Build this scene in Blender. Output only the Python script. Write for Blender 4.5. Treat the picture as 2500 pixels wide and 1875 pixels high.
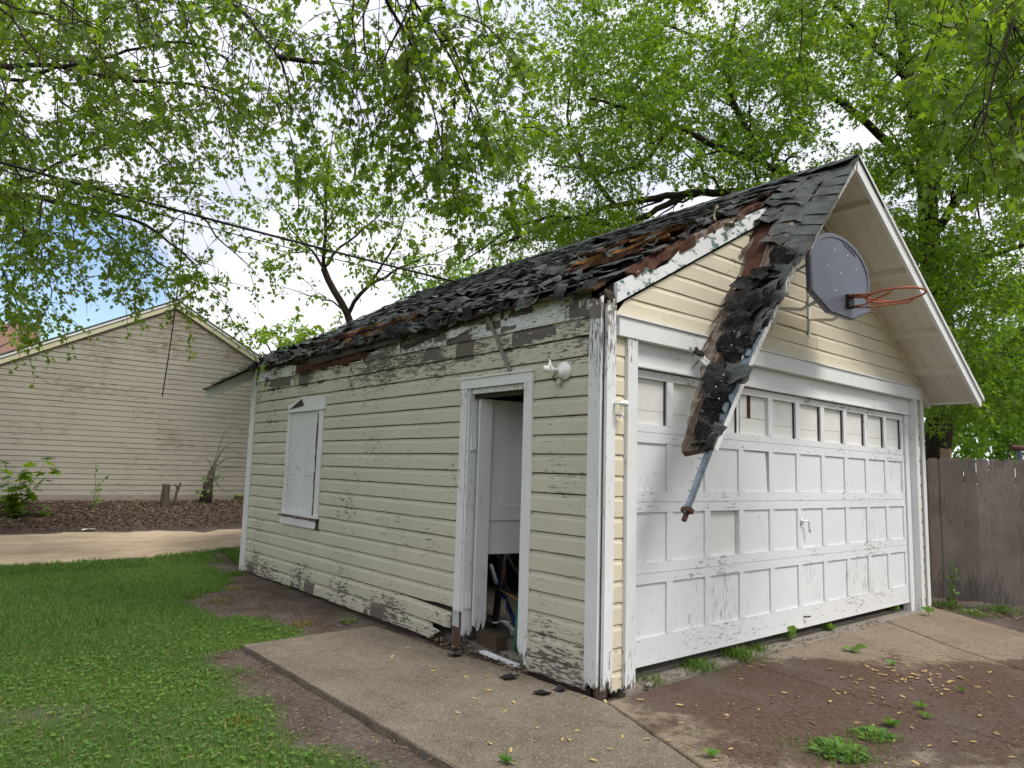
import bpy, bmesh, math, random
import numpy as np
from mathutils import Vector, Matrix

for o in list(bpy.data.objects): bpy.data.objects.remove(o, do_unlink=True)
S = bpy.context.scene
COL = S.collection
rng = random.Random(11)
nr = np.random.default_rng(5)
PI = math.pi

# ------------------------------------------------------------------ camera
CAM = np.array([-3.745, -3.410, 1.5])
RC = np.array([[.76155, -.10041, -.64028], [-.64743, -.07307, -.75861], [.02939, .99226, -.12066]])
F, PX, PY = 1728.0, 1250.0, 937.5          # focal length and centre in photo pixels (2500 wide)
cd = bpy.data.cameras.new('camera'); cam = bpy.data.objects.new('camera', cd); COL.objects.link(cam)
M = Matrix.Identity(4)
u_, s_, v_ = np.linalg.svd(RC); RO = u_ @ v_
for i in range(3):
    for j in range(3): M[i][j] = RO[i, j]
    M[i][3] = CAM[i]
cam.matrix_world = M
cd.sensor_width = 36; cd.lens = F / 2500 * 36
cd.clip_start = .05; cd.clip_end = 3000
S.camera = cam

# ------------------------------------------------------------------ light
SUN_DIR = Vector((.10, -.62, 1.0)).normalized()
W = bpy.data.worlds.new('World'); S.world = W; W.use_nodes = True
nt = W.node_tree; nt.nodes.clear()
def N(nt, t, **kw):
    n = nt.nodes.new(t)
    for k, v in kw.items():
        if k.startswith('_'): setattr(n, k[1:], v)
        else: n.inputs[k].default_value = v
    return n
def L(nt, a, b): nt.links.new(a, b)
sky = N(nt, 'ShaderNodeTexSky', _sky_type='NISHITA', _sun_disc=False)
el = math.asin(SUN_DIR.z); sky.sun_elevation = el; sky.sun_rotation = math.atan2(SUN_DIR.x, SUN_DIR.y)
bg1 = N(nt, 'ShaderNodeBackground', Strength=.12); L(nt, sky.outputs[0], bg1.inputs[0])
tc = N(nt, 'ShaderNodeTexCoord')
mp = N(nt, 'ShaderNodeMapping'); mp.inputs['Scale'].default_value = (1, 1, 2.2); mp.inputs['Location'].default_value = (2.3, .4, 1.1)
L(nt, tc.outputs['Generated'], mp.inputs[0])
cn = N(nt, 'ShaderNodeTexNoise', Scale=1.7, Detail=7.0, Roughness=.58); L(nt, mp.outputs[0], cn.inputs['Vector'])
cn2 = N(nt, 'ShaderNodeTexNoise', Scale=3.2, Detail=6.0, Roughness=.6); L(nt, mp.outputs[0], cn2.inputs['Vector'])
cr = N(nt, 'ShaderNodeValToRGB'); cr.color_ramp.elements[0].position = .30; cr.color_ramp.elements[0].color = (.60, .64, .82, 1)
cr.color_ramp.elements[1].position = .66; cr.color_ramp.elements[1].color = (1.0, 1.0, 1.0, 1)
L(nt, cn2.outputs[0], cr.inputs[0])
bg2 = N(nt, 'ShaderNodeBackground', Strength=.78); L(nt, cr.outputs[0], bg2.inputs[0])
# a real break in the clouds low over the neighbouring roofs
gdir = RO @ np.array([(170 - PX) / F, -(715 - PY) / F, -1.0]); gdir /= np.linalg.norm(gdir)
dp = N(nt, 'ShaderNodeVectorMath', _operation='DOT_PRODUCT'); dp.inputs[1].default_value = tuple(gdir); L(nt, tc.outputs['Generated'], dp.inputs[0])
gm = N(nt, 'ShaderNodeMapRange'); gm.inputs[1].default_value = .990; gm.inputs[2].default_value = 1.0; gm.inputs[3].default_value = 0; gm.inputs[4].default_value = .55
L(nt, dp.outputs['Value'], gm.inputs[0])
ad = N(nt, 'ShaderNodeMath', _operation='SUBTRACT'); L(nt, cn.outputs[0], ad.inputs[0]); L(nt, gm.outputs[0], ad.inputs[1])
mr = N(nt, 'ShaderNodeMapRange'); mr.inputs[1].default_value = .20; mr.inputs[2].default_value = .36; L(nt, ad.outputs[0], mr.inputs[0])
mx = N(nt, 'ShaderNodeMixShader'); L(nt, mr.outputs[0], mx.inputs[0]); L(nt, bg1.outputs[0], mx.inputs[1]); L(nt, bg2.outputs[0], mx.inputs[2])
wo = N(nt, 'ShaderNodeOutputWorld'); L(nt, mx.outputs[0], wo.inputs[0])
sd = bpy.data.lights.new('sun', 'SUN'); sd.energy = 2.1; sd.angle = math.radians(20); sd.color = (1, .95, .87)
sun = bpy.data.objects.new('sun', sd); COL.objects.link(sun); sun.rotation_euler = SUN_DIR.to_track_quat('Z', 'Y').to_euler(); sun.location = (0, -8, 14)
S.view_settings.view_transform = 'Standard'; S.view_settings.look = 'None'; S.view_settings.gamma = 1
S.view_settings.use_curve_mapping = False; S.view_settings.exposure = .70

# ------------------------------------------------------------------ measuring helpers (photo pixel -> world)
def ray(px, py): return RO @ np.array([(px - PX) / F, -(py - PY) / F, -1.0])
def dep(px, py, d): return CAM + ray(px, py) * d
def on(px, py, ax, val):
    w = ray(px, py); return CAM + w * ((val - CAM[ax]) / w[ax])
def gp(px, py, z=0.0): return on(px, py, 2, z)
def gpt(px, py):
    w = ray(px, py)
    for k in np.arange(1, 40, .02):
        P = CAM + k * w
        if P[2] <= gz(P[0], P[1]): break
    return P

# ------------------------------------------------------------------ numpy value noise
_T = nr.random((256, 256))
def vn(x, y, seed=0):
    x = np.asarray(x, float) + seed * 17.3; y = np.asarray(y, float) + seed * 9.7
    xi = np.floor(x).astype(int); yi = np.floor(y).astype(int); fx = x - xi; fy = y - yi
    fx = fx * fx * (3 - 2 * fx); fy = fy * fy * (3 - 2 * fy)
    a = _T[xi % 256, yi % 256]; b = _T[(xi + 1) % 256, yi % 256]; c = _T[xi % 256, (yi + 1) % 256]; d = _T[(xi + 1) % 256, (yi + 1) % 256]
    return (a * (1 - fx) + b * fx) * (1 - fy) + (c * (1 - fx) + d * fx) * fy
def fbm(x, y, seed=0):
    return .5 * vn(x, y, seed) + .28 * vn(np.asarray(x) * 2.1, np.asarray(y) * 2.1, seed + 3) + .22 * vn(np.asarray(x) * 4.7, np.asarray(y) * 4.7, seed + 5)
def sstep(a, b, x):
    t = np.clip((np.asarray(x, float) - a) / (b - a), 0, 1); return t * t * (3 - 2 * t)
def gz(x, y):
    x = np.asarray(x, float); y = np.asarray(y, float)
    base = -.05 + .05 * sstep(2.5, 7.0, y) + .68 * np.clip((y - 7.3) / 4.2, 0, 1)
    return base + (fbm(x * 1.3, y * 1.3, 2) - .5) * .02

# ------------------------------------------------------------------ object building
LOC = {}
def empty(name, loc, label, cat, group=None):
    o = bpy.data.objects.new(name, None); COL.objects.link(o); o.location = loc; o.empty_display_size = .2
    LOC[o.name] = Vector(loc); tag(o, label, cat, group); return o
def tag(o, label=None, cat=None, group=None, kind=None):
    if label: o['label'] = label
    if cat: o['category'] = cat
    if group: o['group'] = group
    if kind: o['kind'] = kind
    return o
def link(o, parent=None):
    COL.objects.link(o)
    if parent is not None: o.parent = parent
    return o
def mesh_np(name, V, Fc, mat, parent=None, smooth=False, origin=None, kind=None):
    """V (n,3) array, Fc list of faces or (m,k) array; verts in world space."""
    V = np.asarray(V, float)
    if origin is None:
        origin = (V.min(0) + V.max(0)) / 2
        origin[2] = V[:, 2].min() if parent is None else origin[2]
    origin = np.asarray(origin, float)
    me = bpy.data.meshes.new(name)
    P = V - origin
    if isinstance(Fc, np.ndarray):
        m, k = Fc.shape
        me.vertices.add(len(P)); me.vertices.foreach_set('co', P.astype(np.float32).ravel())
        me.loops.add(m * k); me.loops.foreach_set('vertex_index', Fc.astype(np.int32).ravel())
        me.polygons.add(m); me.polygons.foreach_set('loop_start', np.arange(0, m * k, k, dtype=np.int32))
        me.update(calc_edges=True)
    else:
        me.from_pydata([tuple(p) for p in P], [], [tuple(f) for f in Fc]); me.update()
    if smooth: me.polygons.foreach_set('use_smooth', [True] * len(me.polygons))
    if mat is not None: me.materials.append(mat)
    o = bpy.data.objects.new(name, me)
    link(o, parent)
    base = LOC[parent.name] if parent is not None else Vector((0, 0, 0))
    o.location = Vector(origin) - base
    LOC[o.name] = Vector(origin)
    if kind: o['kind'] = kind
    return o
class MB:
    def __init__(s): s.v = []; s.f = []
    def add(s, pts, faces):
        n = len(s.v); s.v += [tuple(map(float, p)) for p in pts]; s.f += [tuple(i + n for i in f) for f in faces]
    def hexa(s, p):                      # 8 points: bottom 4 ccw, top 4 ccw
        s.add(p, [(3, 2, 1, 0), (4, 5, 6, 7), (0, 1, 5, 4), (1, 2, 6, 5), (2, 3, 7, 6), (3, 0, 4, 7)])
    def box(s, x0, x1, y0, y1, z0, z1):
        s.hexa([(x0, y0, z0), (x1, y0, z0), (x1, y1, z0), (x0, y1, z0), (x0, y0, z1), (x1, y0, z1), (x1, y1, z1), (x0, y1, z1)])
    def bar(s, a, b, w, h, up=(0, 0, 1)):   # box along a->b, width w, height h
        a = Vector(a); b = Vector(b); d = (b - a).normalized(); up = Vector(up)
        sd = d.cross(up)
        if sd.length < 1e-4: sd = d.cross(Vector((1, 0, 0)))
        sd.normalize(); up = sd.cross(d).normalized()
        q = [(-.5, -.5), (.5, -.5), (.5, .5), (-.5, .5)]
        A = [a + sd * w * i + up * h * j for i, j in q]; B = [b + sd * w * i + up * h * j for i, j in q]
        s.add(A + B, [(0, 1, 2, 3), (7, 6, 5, 4), (0, 4, 5, 1), (1, 5, 6, 2), (2, 6, 7, 3), (3, 7, 4, 0)])
    def prism(s, poly, vec):             # poly list of 3d points, extruded by vec
        n = len(poly); vec = Vector(vec); A = [Vector(p) for p in poly]; B = [p + vec for p in A]
        s.add(A + B, [tuple(range(n))[::-1], tuple(range(n, 2 * n))] + [(i, (i + 1) % n, n + (i + 1) % n, n + i) for i in range(n)])
    def tube(s, pts, r, n=8, cap=True):
        V, Fc = tube(np.array(pts, float), r, n); k = len(s.v)
        s.v += [tuple(p) for p in V]; s.f += [tuple(int(i) + k for i in f) for f in Fc]
        if cap:
            s.f.append(tuple(k + i for i in range(n))[::-1]); m = k + len(V) - n; s.f.append(tuple(m + i for i in range(n)))
    def lathe(s, o, ax, prof, n=20):     # prof list of (dist along ax, radius)
        o = Vector(o); ax = Vector(ax).normalized(); e = ax.orthogonal().normalized(); g = ax.cross(e); k = len(s.v)
        for d, r in prof:
            for i in range(n):
                a = 2 * PI * i / n; s.v.append(tuple(o + ax * d + (e * math.cos(a) + g * math.sin(a)) * r))
        for j in range(len(prof) - 1):
            for i in range(n):
                i2 = (i + 1) % n; s.f.append((k + j * n + i, k + j * n + i2, k + (j + 1) * n + i2, k + (j + 1) * n + i))
        s.f.append(tuple(k + i for i in range(n))[::-1]); m = k + (len(prof) - 1) * n; s.f.append(tuple(m + i for i in range(n)))
    def build(s, name, mat, parent=None, smooth=False, **kw):
        o = mesh_np(name, np.array(s.v), s.f, mat, parent, smooth, **kw)
        bm = bmesh.new(); bm.from_mesh(o.data); bmesh.ops.recalc_face_normals(bm, faces=bm.faces); bm.to_mesh(o.data); bm.free()
        return o
def tube(P, r, n=6):
    P = np.asarray(P, float); m = len(P)
    r = np.full(m, r) if np.isscalar(r) else np.asarray(r, float)
    T = np.gradient(P, axis=0); T /= np.linalg.norm(T, axis=1)[:, None] + 1e-9
    ref = np.array([.3, .2, 1.0]) if abs(T[0][2]) < .9 else np.array([1.0, .2, 0])
    A = np.cross(T, ref); A /= np.linalg.norm(A, axis=1)[:, None] + 1e-9; B = np.cross(T, A)
    a = np.arange(n) * 2 * PI / n
    V = P[:, None, :] + r[:, None, None] * (np.cos(a)[None, :, None] * A[:, None, :] + np.sin(a)[None, :, None] * B[:, None, :])
    i = np.arange(n); i2 = (i + 1) % n; j = np.arange(m - 1)[:, None] * n
    Fc = np.stack([j + i, j + i2, j + n + i2, j + n + i], -1).reshape(-1, 4)
    return V.reshape(-1, 3), Fc

# ------------------------------------------------------------------ materials
def new_mat(name):
    m = bpy.data.materials.new(name); m.use_nodes = True; nt = m.node_tree; nt.nodes.clear()
    out = N(nt, 'ShaderNodeOutputMaterial'); return m, nt, out
def c4(c): return (c[0], c[1], c[2], 1)
def noise(nt, vec, scale, detail=4, rough=.6, stretch=None, off=0):
    if stretch is not None or off:
        mp = N(nt, 'ShaderNodeMapping'); mp.inputs['Scale'].default_value = stretch or (1, 1, 1); mp.inputs['Location'].default_value = (off, off * .7, off * 1.3)
        L(nt, vec, mp.inputs[0]); vec = mp.outputs[0]
    n = N(nt, 'ShaderNodeTexNoise', Scale=float(scale), Detail=float(detail), Roughness=float(rough)); L(nt, vec, n.inputs['Vector']); return n.outputs[0]
def rng_(nt, v, a, b, lo=0., hi=1.):
    m = N(nt, 'ShaderNodeMapRange'); m.inputs[1].default_value = a; m.inputs[2].default_value = b; m.inputs[3].default_value = lo; m.inputs[4].default_value = hi
    L(nt, v, m.inputs[0]); return m.outputs[0]
def mth(nt, op, a, b=None):
    m = N(nt, 'ShaderNodeMath', _operation=op)
    for i, v in enumerate((a, b)):
        if v is None: continue
        if isinstance(v, (int, float)): m.inputs[i].default_value = v
        else: L(nt, v, m.inputs[i])
    return m.outputs[0]
def mixc(nt, fac, a, b, mode='MIX'):
    m = N(nt, 'ShaderNodeMix', _data_type='RGBA', _blend_type=mode)
    if isinstance(fac, (int, float)): m.inputs[0].default_value = fac
    else: L(nt, fac, m.inputs[0])
    for i, v in ((6, a), (7, b)):
        if isinstance(v, tuple): m.inputs[i].default_value = c4(v)
        else: L(nt, v, m.inputs[i])
    return m.outputs[2]
def finish(nt, out, col, rough=.8, bump=None, bstr=.3, bdist=.01, spec=.3, metal=0.):
    p = N(nt, 'ShaderNodeBsdfPrincipled'); p.inputs['Specular IOR Level'].default_value = spec; p.inputs['Metallic'].default_value = metal
    if isinstance(col, tuple): p.inputs['Base Color'].default_value = c4(col)
    else: L(nt, col, p.inputs['Base Color'])
    if isinstance(rough, (int, float)): p.inputs['Roughness'].default_value = rough
    else: L(nt, rough, p.inputs['Roughness'])
    if bump is not None:
        b = N(nt, 'ShaderNodeBump', Strength=bstr, Distance=bdist); L(nt, bump, b.inputs['Height']); L(nt, b.outputs[0], p.inputs['Normal'])
    L(nt, p.outputs[0], out.inputs[0]); return p
def pos(nt):
    return N(nt, 'ShaderNodeNewGeometry').outputs['Position']
def paint(name, base, under=(.17, .15, .135), under2=None, st=(1, 1, 1), crack=.62, blk=None, top=None, bot=None, warm=.0, dirt=.12, pat=.0):
    """weathered paint: fine flakes along the grain (st stretches the noise), blocky peeling where top/bot gates rise."""
    m, nt, out = new_mat(name); P = pos(nt)
    sx = N(nt, 'ShaderNodeSeparateXYZ'); L(nt, P, sx.inputs[0])
    gate = None
    for g in (top, bot):
        if g:
            q = rng_(nt, sx.outputs[2], g[0], g[1], 0, g[2]); gate = q if gate is None else mth(nt, 'MAXIMUM', gate, q)
    n1 = noise(nt, P, 22, 8, .72, st)
    n2 = noise(nt, P, 1.6, 3, .6, off=3)
    v = mth(nt, 'ADD', n1, mth(nt, 'MULTIPLY', mth(nt, 'SUBTRACT', n2, .5), .42))
    if gate is not None: v = mth(nt, 'ADD', v, mth(nt, 'MULTIPLY', gate, .16))
    mask = rng_(nt, v, crack, crack + .035)
    if blk:
        vm = N(nt, 'ShaderNodeVectorMath', _operation='MULTIPLY'); vm.inputs[1].default_value = blk
        nj = N(nt, 'ShaderNodeTexNoise', Scale=9., Detail=3.); L(nt, P, nj.inputs['Vector'])
        jit = N(nt, 'ShaderNodeVectorMath', _operation='MULTIPLY_ADD'); L(nt, nj.outputs['Color'], jit.inputs[0]); jit.inputs[1].default_value = (.07, .07, .05); L(nt, P, jit.inputs[2])
        L(nt, jit.outputs[0], vm.inputs[0])
        fl = N(nt, 'ShaderNodeVectorMath', _operation='FLOOR'); L(nt, vm.outputs[0], fl.inputs[0])
        wn = N(nt, 'ShaderNodeTexWhiteNoise', _noise_dimensions='3D'); L(nt, fl.outputs[0], wn.inputs[0])
        n3 = noise(nt, P, 1.1, 3, .6, off=8)
        b = mth(nt, 'ADD', mth(nt, 'MULTIPLY', wn.outputs[0], .42), mth(nt, 'MULTIPLY', n3, .62))
        if gate is not None: b = mth(nt, 'MULTIPLY', b, gate)
        mask = mth(nt, 'MAXIMUM', mask, rng_(nt, b, .47, .485))
    nb = noise(nt, P, 2.2, 4, .6, off=5); nc = noise(nt, P, 30, 3, .6, st, off=2)
    col = mixc(nt, rng_(nt, nb, .35, .75, 0, dirt * 2), base, tuple(.62 * x for x in base))
    col = mixc(nt, rng_(nt, nc, .3, .7, 0, .12), col, tuple(.7 * x for x in base))
    nu = noise(nt, P, 6, 4, .6, st, off=4)
    ucol = mixc(nt, rng_(nt, nu, .4, .62), under, under2 or tuple(1.5 * x for x in under))
    col = mixc(nt, mask, col, ucol)
    inv = mth(nt, 'SUBTRACT', 1.0, mask)
    bmp = mth(nt, 'ADD', inv, mth(nt, 'MULTIPLY', n1, .5))
    finish(nt, out, col, rng_(nt, mask, 0, 1, .5, .9), bmp, .55, .004, .25)
    return m
def aniso(nt, P, d, across, along):
    d = Vector(d).normalized(); dp = N(nt, 'ShaderNodeVectorMath', _operation='DOT_PRODUCT'); dp.inputs[1].default_value = d; L(nt, P, dp.inputs[0])
    sc = N(nt, 'ShaderNodeVectorMath', _operation='SCALE'); sc.inputs[0].default_value = d; L(nt, mth(nt, 'MULTIPLY', dp.outputs['Value'], across - along), sc.inputs['Scale'])
    s1 = N(nt, 'ShaderNodeVectorMath', _operation='SCALE'); L(nt, P, s1.inputs[0]); s1.inputs['Scale'].default_value = across
    sb = N(nt, 'ShaderNodeVectorMath', _operation='SUBTRACT'); L(nt, s1.outputs[0], sb.inputs[0]); L(nt, sc.outputs[0], sb.inputs[1]); return sb.outputs[0]
def wood(name, a, b, st=(1, 1, 1), rough=.85, sc=8., c=None, bst=.5, dirv=None):
    m, nt, out = new_mat(name); P = pos(nt)
    if dirv: P = aniso(nt, P, dirv, 4.5, .35); st = (1, 1, 1)
    n1 = noise(nt, P, sc, 6, .65, st); n2 = noise(nt, P, sc * .35, 3, .6, st, off=3)
    col = mixc(nt, rng_(nt, n1, .32, .68), a, b)
    if c: col = mixc(nt, rng_(nt, n2, .48, .62), col, c)
    n3 = noise(nt, P, sc * 3.2, 5, .7, st, off=7)
    col = mixc(nt, rng_(nt, n3, .52, .66, 0, .75), col, tuple(x * .35 for x in b))
    col = mixc(nt, rng_(nt, n3, .42, .32, 0, .45), col, tuple(min(.6, x * 1.7) for x in a))
    oi = N(nt, 'ShaderNodeObjectInfo'); col = mixc(nt, mth(nt, 'MULTIPLY', oi.outputs['Random'], .35), col, tuple(x * .55 for x in a))
    finish(nt, out, col, rough, n1, bst, .01, .15); return m
def plain(name, c, rough=.6, metal=0., var=.25, sc=12., spec=.3, c2=None, bst=.15):
    m, nt, out = new_mat(name); P = pos(nt); n1 = noise(nt, P, sc, 4, .6)
    col = mixc(nt, rng_(nt, n1, .3, .7, 0, 1 if c2 else var), c, c2 or tuple(x * .5 for x in c))
    finish(nt, out, col, rough, n1, bst, .003, spec, metal); return m
def leafmat(name, c, t, var=.5, rough=.5, mixt=.5, alt=None):
    m, nt, out = new_mat(name); g = N(nt, 'ShaderNodeNewGeometry')
    r = g.outputs['Random Per Island']; P = g.outputs['Position']
    big = noise(nt, P, .9, 2, .5)
    f = mth(nt, 'ADD', mth(nt, 'MULTIPLY', r, .7), mth(nt, 'MULTIPLY', rng_(nt, big, .35, .65), .3))
    c2 = alt or (c[0] * 2.1, c[1] * 1.55, c[2] * 1.1)
    col = mixc(nt, mth(nt, 'MULTIPLY', f, var * 2), c, c2)
    tcol = mixc(nt, mth(nt, 'MULTIPLY', f, var * 2), t, (t[0] * 1.5, t[1] * 1.2, t[2]))
    d = N(nt, 'ShaderNodeBsdfPrincipled'); d.inputs['Roughness'].default_value = rough; d.inputs['Specular IOR Level'].default_value = .35; L(nt, col, d.inputs['Base Color'])
    tr = N(nt, 'ShaderNodeBsdfTranslucent'); L(nt, tcol, tr.inputs[0])
    mx = N(nt, 'ShaderNodeMixShader'); mx.inputs[0].default_value = mixt; L(nt, d.outputs[0], mx.inputs[1]); L(nt, tr.outputs[0], mx.inputs[2])
    L(nt, mx.outputs[0], out.inputs[0]); return m

CREAM_SHADED = (.585, .555, .445); WHITE = (.74, .75, .76)
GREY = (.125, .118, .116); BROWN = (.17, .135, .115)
M_side = paint('cream_paint_side_shaded', CREAM_SHADED, GREY, BROWN, (3, .5, 3.0), .625, blk=(1, 3.8, 6.7), top=(2.20, 2.55, .88), bot=(.42, .10, .72))  # same cream as the front, toned darker: the side's shade is in the colour
M_front = paint('cream_paint_front_lit', (.68, .615, .475), GREY, BROWN, (.5, 3, 3.6), .675, bot=(.5, .1, .4), dirt=.06)  # lighter cream, with the light on the front put into the colour
M_trim = paint('white_paint_vertical', WHITE, (.16, .145, .13), (.24, .21, .18), (3.5, 3.5, .5), .635, blk=(11., 11., 4.), top=(1.9, 2.75, .90), bot=(.3, .0, .5))
M_frieze = paint('white_paint_frieze', WHITE, GREY, BROWN, (3, .8, 4), .64, blk=(1, 5., 14.), top=(2.3, 2.7, .84))
M_trimx = paint('white_paint_horizontal', WHITE, (.18, .165, .15), (.28, .25, .22), (.5, 4, 4), .66, dirt=.06)
M_rake = paint('white_green_paint_rake', WHITE, (.10, .17, .155), (.13, .25, .22), (.30, 1, .55), .53, dirt=.05)
M_panel = paint('white_paint_panel', (.73, .74, .765), (.36, .355, .35), (.48, .47, .46), (3.2, 3, .42), .625, dirt=.05)
M_rail = paint('white_paint_rail', (.73, .74, .765), (.34, .335, .33), (.46, .45, .44), (.6, 3, 2.0), .60, dirt=.05)
M_pane = paint('dingy_white_board', (.73, .725, .705), (.45, .41, .35), (.52, .48, .42), (3, 3, 1), .68, dirt=.14)
M_soffit = paint('soffit_paint', (.70, .66, .585), (.25, .2, .16), None, (1, 3, 1), .76, dirt=.1)
M_door = paint('side_door_paint', (.70, .71, .71), (.16, .14, .12), None, (4, 4, .6), .69, bot=(1.0, .2, .7))
M_ply = paint('window_board_paint', (.70, .72, .74), (.42, .42, .42), (.36, .35, .34), (3, .5, 2.4), .60, dirt=.10)
M_clap = paint('taupe_paint', (.335, .312, .262), (.17, .125, .085), (.28, .22, .16), (.4, 3, 4.0), .60, top=(3.2, 4.6, .75), dirt=.12)
M_clapb = paint('pale_yellow_paint', (.60, .565, .40), (.3, .26, .18), None, (1, 1, 1), .74)
M_fence = wood('weathered_fence_wood', (.135, .115, .105), (.075, .062, .058), (7, 7, .55), sc=5., c=(.17, .145, .13))
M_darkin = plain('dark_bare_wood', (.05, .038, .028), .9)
M_deckw = wood('rotten_deck_wood', (.05, .034, .026), (.024, .016, .012), (2, .7, 2), c=(.10, .058, .032))
M_plank = wood('weathered_brown_plank', (.105, .085, .078), (.05, .038, .034), (3, .5, 5), sc=7.)
M_orange = wood('rotten_orange_wood', (.25, .12, .035), (.10, .045, .02), (2, .8, 3), sc=14., c=(.34, .19, .065), bst=1.)
M_rot = wood('rotten_grey_brown_wood', (.15, .105, .08), (.075, .045, .032), (5, 5, 1.2), sc=6., c=(.22, .18, .155), bst=1.)
M_rotdiag = wood('split_grey_brown_wood', (.165, .128, .105), (.075, .05, .038), sc=5., c=(.26, .225, .195), bst=1., dirv=(-.55, 0, -.83))
M_stump = wood('grey_stump_wood', (.115, .095, .075), (.06, .048, .04), (4, 4, .8), sc=6., bst=1.)
M_rotred = wood('rotten_red_wood', (.115, .052, .034), (.055, .026, .018), (4, 4, 2), sc=9., bst=1.)
def shingle_mat(name, a, b, edge):
    m, nt, out = new_mat(name); P = pos(nt)
    n1 = N(nt, 'ShaderNodeTexNoise', Scale=150., Detail=2.); L(nt, P, n1.inputs[0]); n2 = noise(nt, P, 5, 4)
    oi = N(nt, 'ShaderNodeNewGeometry').outputs['Random Per Island']
    col = mixc(nt, rng_(nt, n1.outputs[0], .38, .66), a, b)
    col = mixc(nt, rng_(nt, n2, .45, .65, 0, .8), col, edge)
    col = mixc(nt, mth(nt, 'MULTIPLY', oi, .35), col, edge)
    finish(nt, out, col, .95, n1.outputs[0], .5, .004, .15); return m
M_shing = shingle_mat('asphalt_shingle', (.060, .067, .064), (.19, .21, .195), (.024, .024, .026))
M_felt = plain('black_roof_felt', (.014, .013, .014), .7, sc=25, var=.5, bst=.5)
M_galv = plain('galvanised_metal', (.26, .32, .39), .45, .7, sc=14, c2=(.12, .14, .17))
M_rust = plain('rusted_metal', (.075, .038, .026), .8, .2)
M_orim = plain('orange_rim_paint', (.42, .095, .03), .45, c2=(.30, .075, .035), sc=25)
M_bb = plain('grey_plastic', (.105, .115, .16), .42, c2=(.085, .09, .125), sc=2.2, spec=.45)
M_black = plain('black_metal', (.02, .02, .02), .5)
M_whitep = plain('white_plastic', (.78, .79, .78), .35, var=.08)
M_cable = plain('black_cable', (.012, .012, .013), .6)
M_cloth = plain('dirty_cloth', (.55, .48, .37), .95, sc=18, c2=(.36, .30, .22), bst=.6)
M_bark = wood('tree_bark', (.060, .047, .038), (.026, .02, .017), (2.5, 2.5, .7), sc=9., bst=1.)
M_twig = plain('twig_bark', (.045, .033, .026), .9)
M_leafA = leafmat('maple_leaf', (.040, .082, .012), (.25, .44, .025), mixt=.52)
M_leafB = leafmat('big_tree_leaf', (.042, .096, .012), (.25, .45, .026), mixt=.48)
M_leafD = leafmat('young_tree_leaf', (.065, .13, .016), (.26, .46, .03), mixt=.55)
M_leafE = leafmat('far_leaf', (.065, .15, .022), (.22, .44, .04), mixt=.5)
M_weed = leafmat('weed_leaf', (.07, .17, .035), (.18, .38, .04), mixt=.35)
M_grass = leafmat('grass_blade', (.055, .135, .022), (.16, .34, .035), mixt=.38, alt=(.15, .225, .05))
M_grassy = leafmat('yellow_grass_blade', (.16, .16, .03), (.22, .22, .03), mixt=.3)
M_seed = leafmat('maple_seed', (.50, .34, .13), (.4, .28, .1), mixt=.2, alt=(.62, .47, .2))
M_litter = leafmat('dry_litter', (.075, .048, .034), (.1, .06, .03), mixt=.1, var=.5, alt=(.27, .195, .135), rough=.9)
# ================================================================== ground
def ground_mat():
    m, nt, out = new_mat('soil'); P = pos(nt)
    at = N(nt, 'ShaderNodeAttribute', _attribute_name='zone'); sp = N(nt, 'ShaderNodeSeparateColor'); L(nt, at.outputs['Color'], sp.inputs[0])
    n1 = noise(nt, P, 2.2, 6, .65); n2 = noise(nt, P, 22, 5, .7); n3 = noise(nt, P, 90, 3, .7)
    soil = mixc(nt, rng_(nt, n1, .35, .65), (.075, .054, .044), (.15, .122, .11))
    soil = mixc(nt, rng_(nt, n2, .45, .7, 0, .7), soil, (.04, .03, .025))
    soil = mixc(nt, rng_(nt, n3, .62, .68, 0, .8), soil, (.34, .29, .235))
    lawn = mixc(nt, rng_(nt, n2, .3, .7), (.042, .078, .02), (.085, .11, .036))
    mul = mixc(nt, rng_(nt, n2, .35, .65), (.048, .032, .026), (.10, .072, .058))
    col = mixc(nt, sp.outputs[0], soil, lawn); col = mixc(nt, sp.outputs[1], col, mul)
    finish(nt, out, col, .95, mth(nt, 'ADD', n2, mth(nt, 'MULTIPLY', n3, .5)), .7, .02, .1); return m
def lawn_mask(x, y):
    """1 = thick grass, 0 = bare soil (world coordinates)"""
    x = np.asarray(x, float); y = np.asarray(y, float)
    n = fbm(x * 1.7, y * 1.7, 7); n2 = fbm(x * .6, y * .6, 9)
    wallside = np.where(y > 2.7, -.18 - .95 * np.exp(-((y - 4.7) / 1.05) ** 2) - .35 * np.exp(-((y - 3.2) / .9) ** 2) + .16 * sstep(6.4, 7.6, y), -1.62)
    e = wallside - x + (n - .5) * .9
    m = sstep(-.05, .45, e)
    lush = sstep(2.2, 4.6, y + (-x - 2.0) * .25)
    patch = sstep(.40, .54, n2 * .5 + n * .5 + .28 * lush + .12)
    edge = sstep(-.02, .18, 7.86 + np.clip(x + 1.3, 0, 3) * .18 + (fbm(x * 2.2, y * 2.2, 12) - .5) * .35 - y)
    m = np.where(x > .1, sstep(6.95, 7.15, y), m)
    return np.clip(m * (.55 * lush + .60 * patch + .30), 0, 1) * edge, lush
xs = np.unique(np.concatenate([[-900, -400, -150, -60, -30, -18], np.arange(-10, 10.01, .11), [13, 18, 30, 60, 150, 400, 900]]))
ys = np.unique(np.concatenate([[-900, -400, -150, -60, -30, -15], np.arange(-8, 14.01, .11), [17, 22, 30, 60, 150, 400, 900]]))
GX, GY = np.meshgrid(xs, ys, indexing='ij'); GZ = gz(GX, GY)
GZ = np.where((GX > .1) & (GX < 5.7) & (GY > .1) & (GY < 6.7), -.06, GZ)
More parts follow.
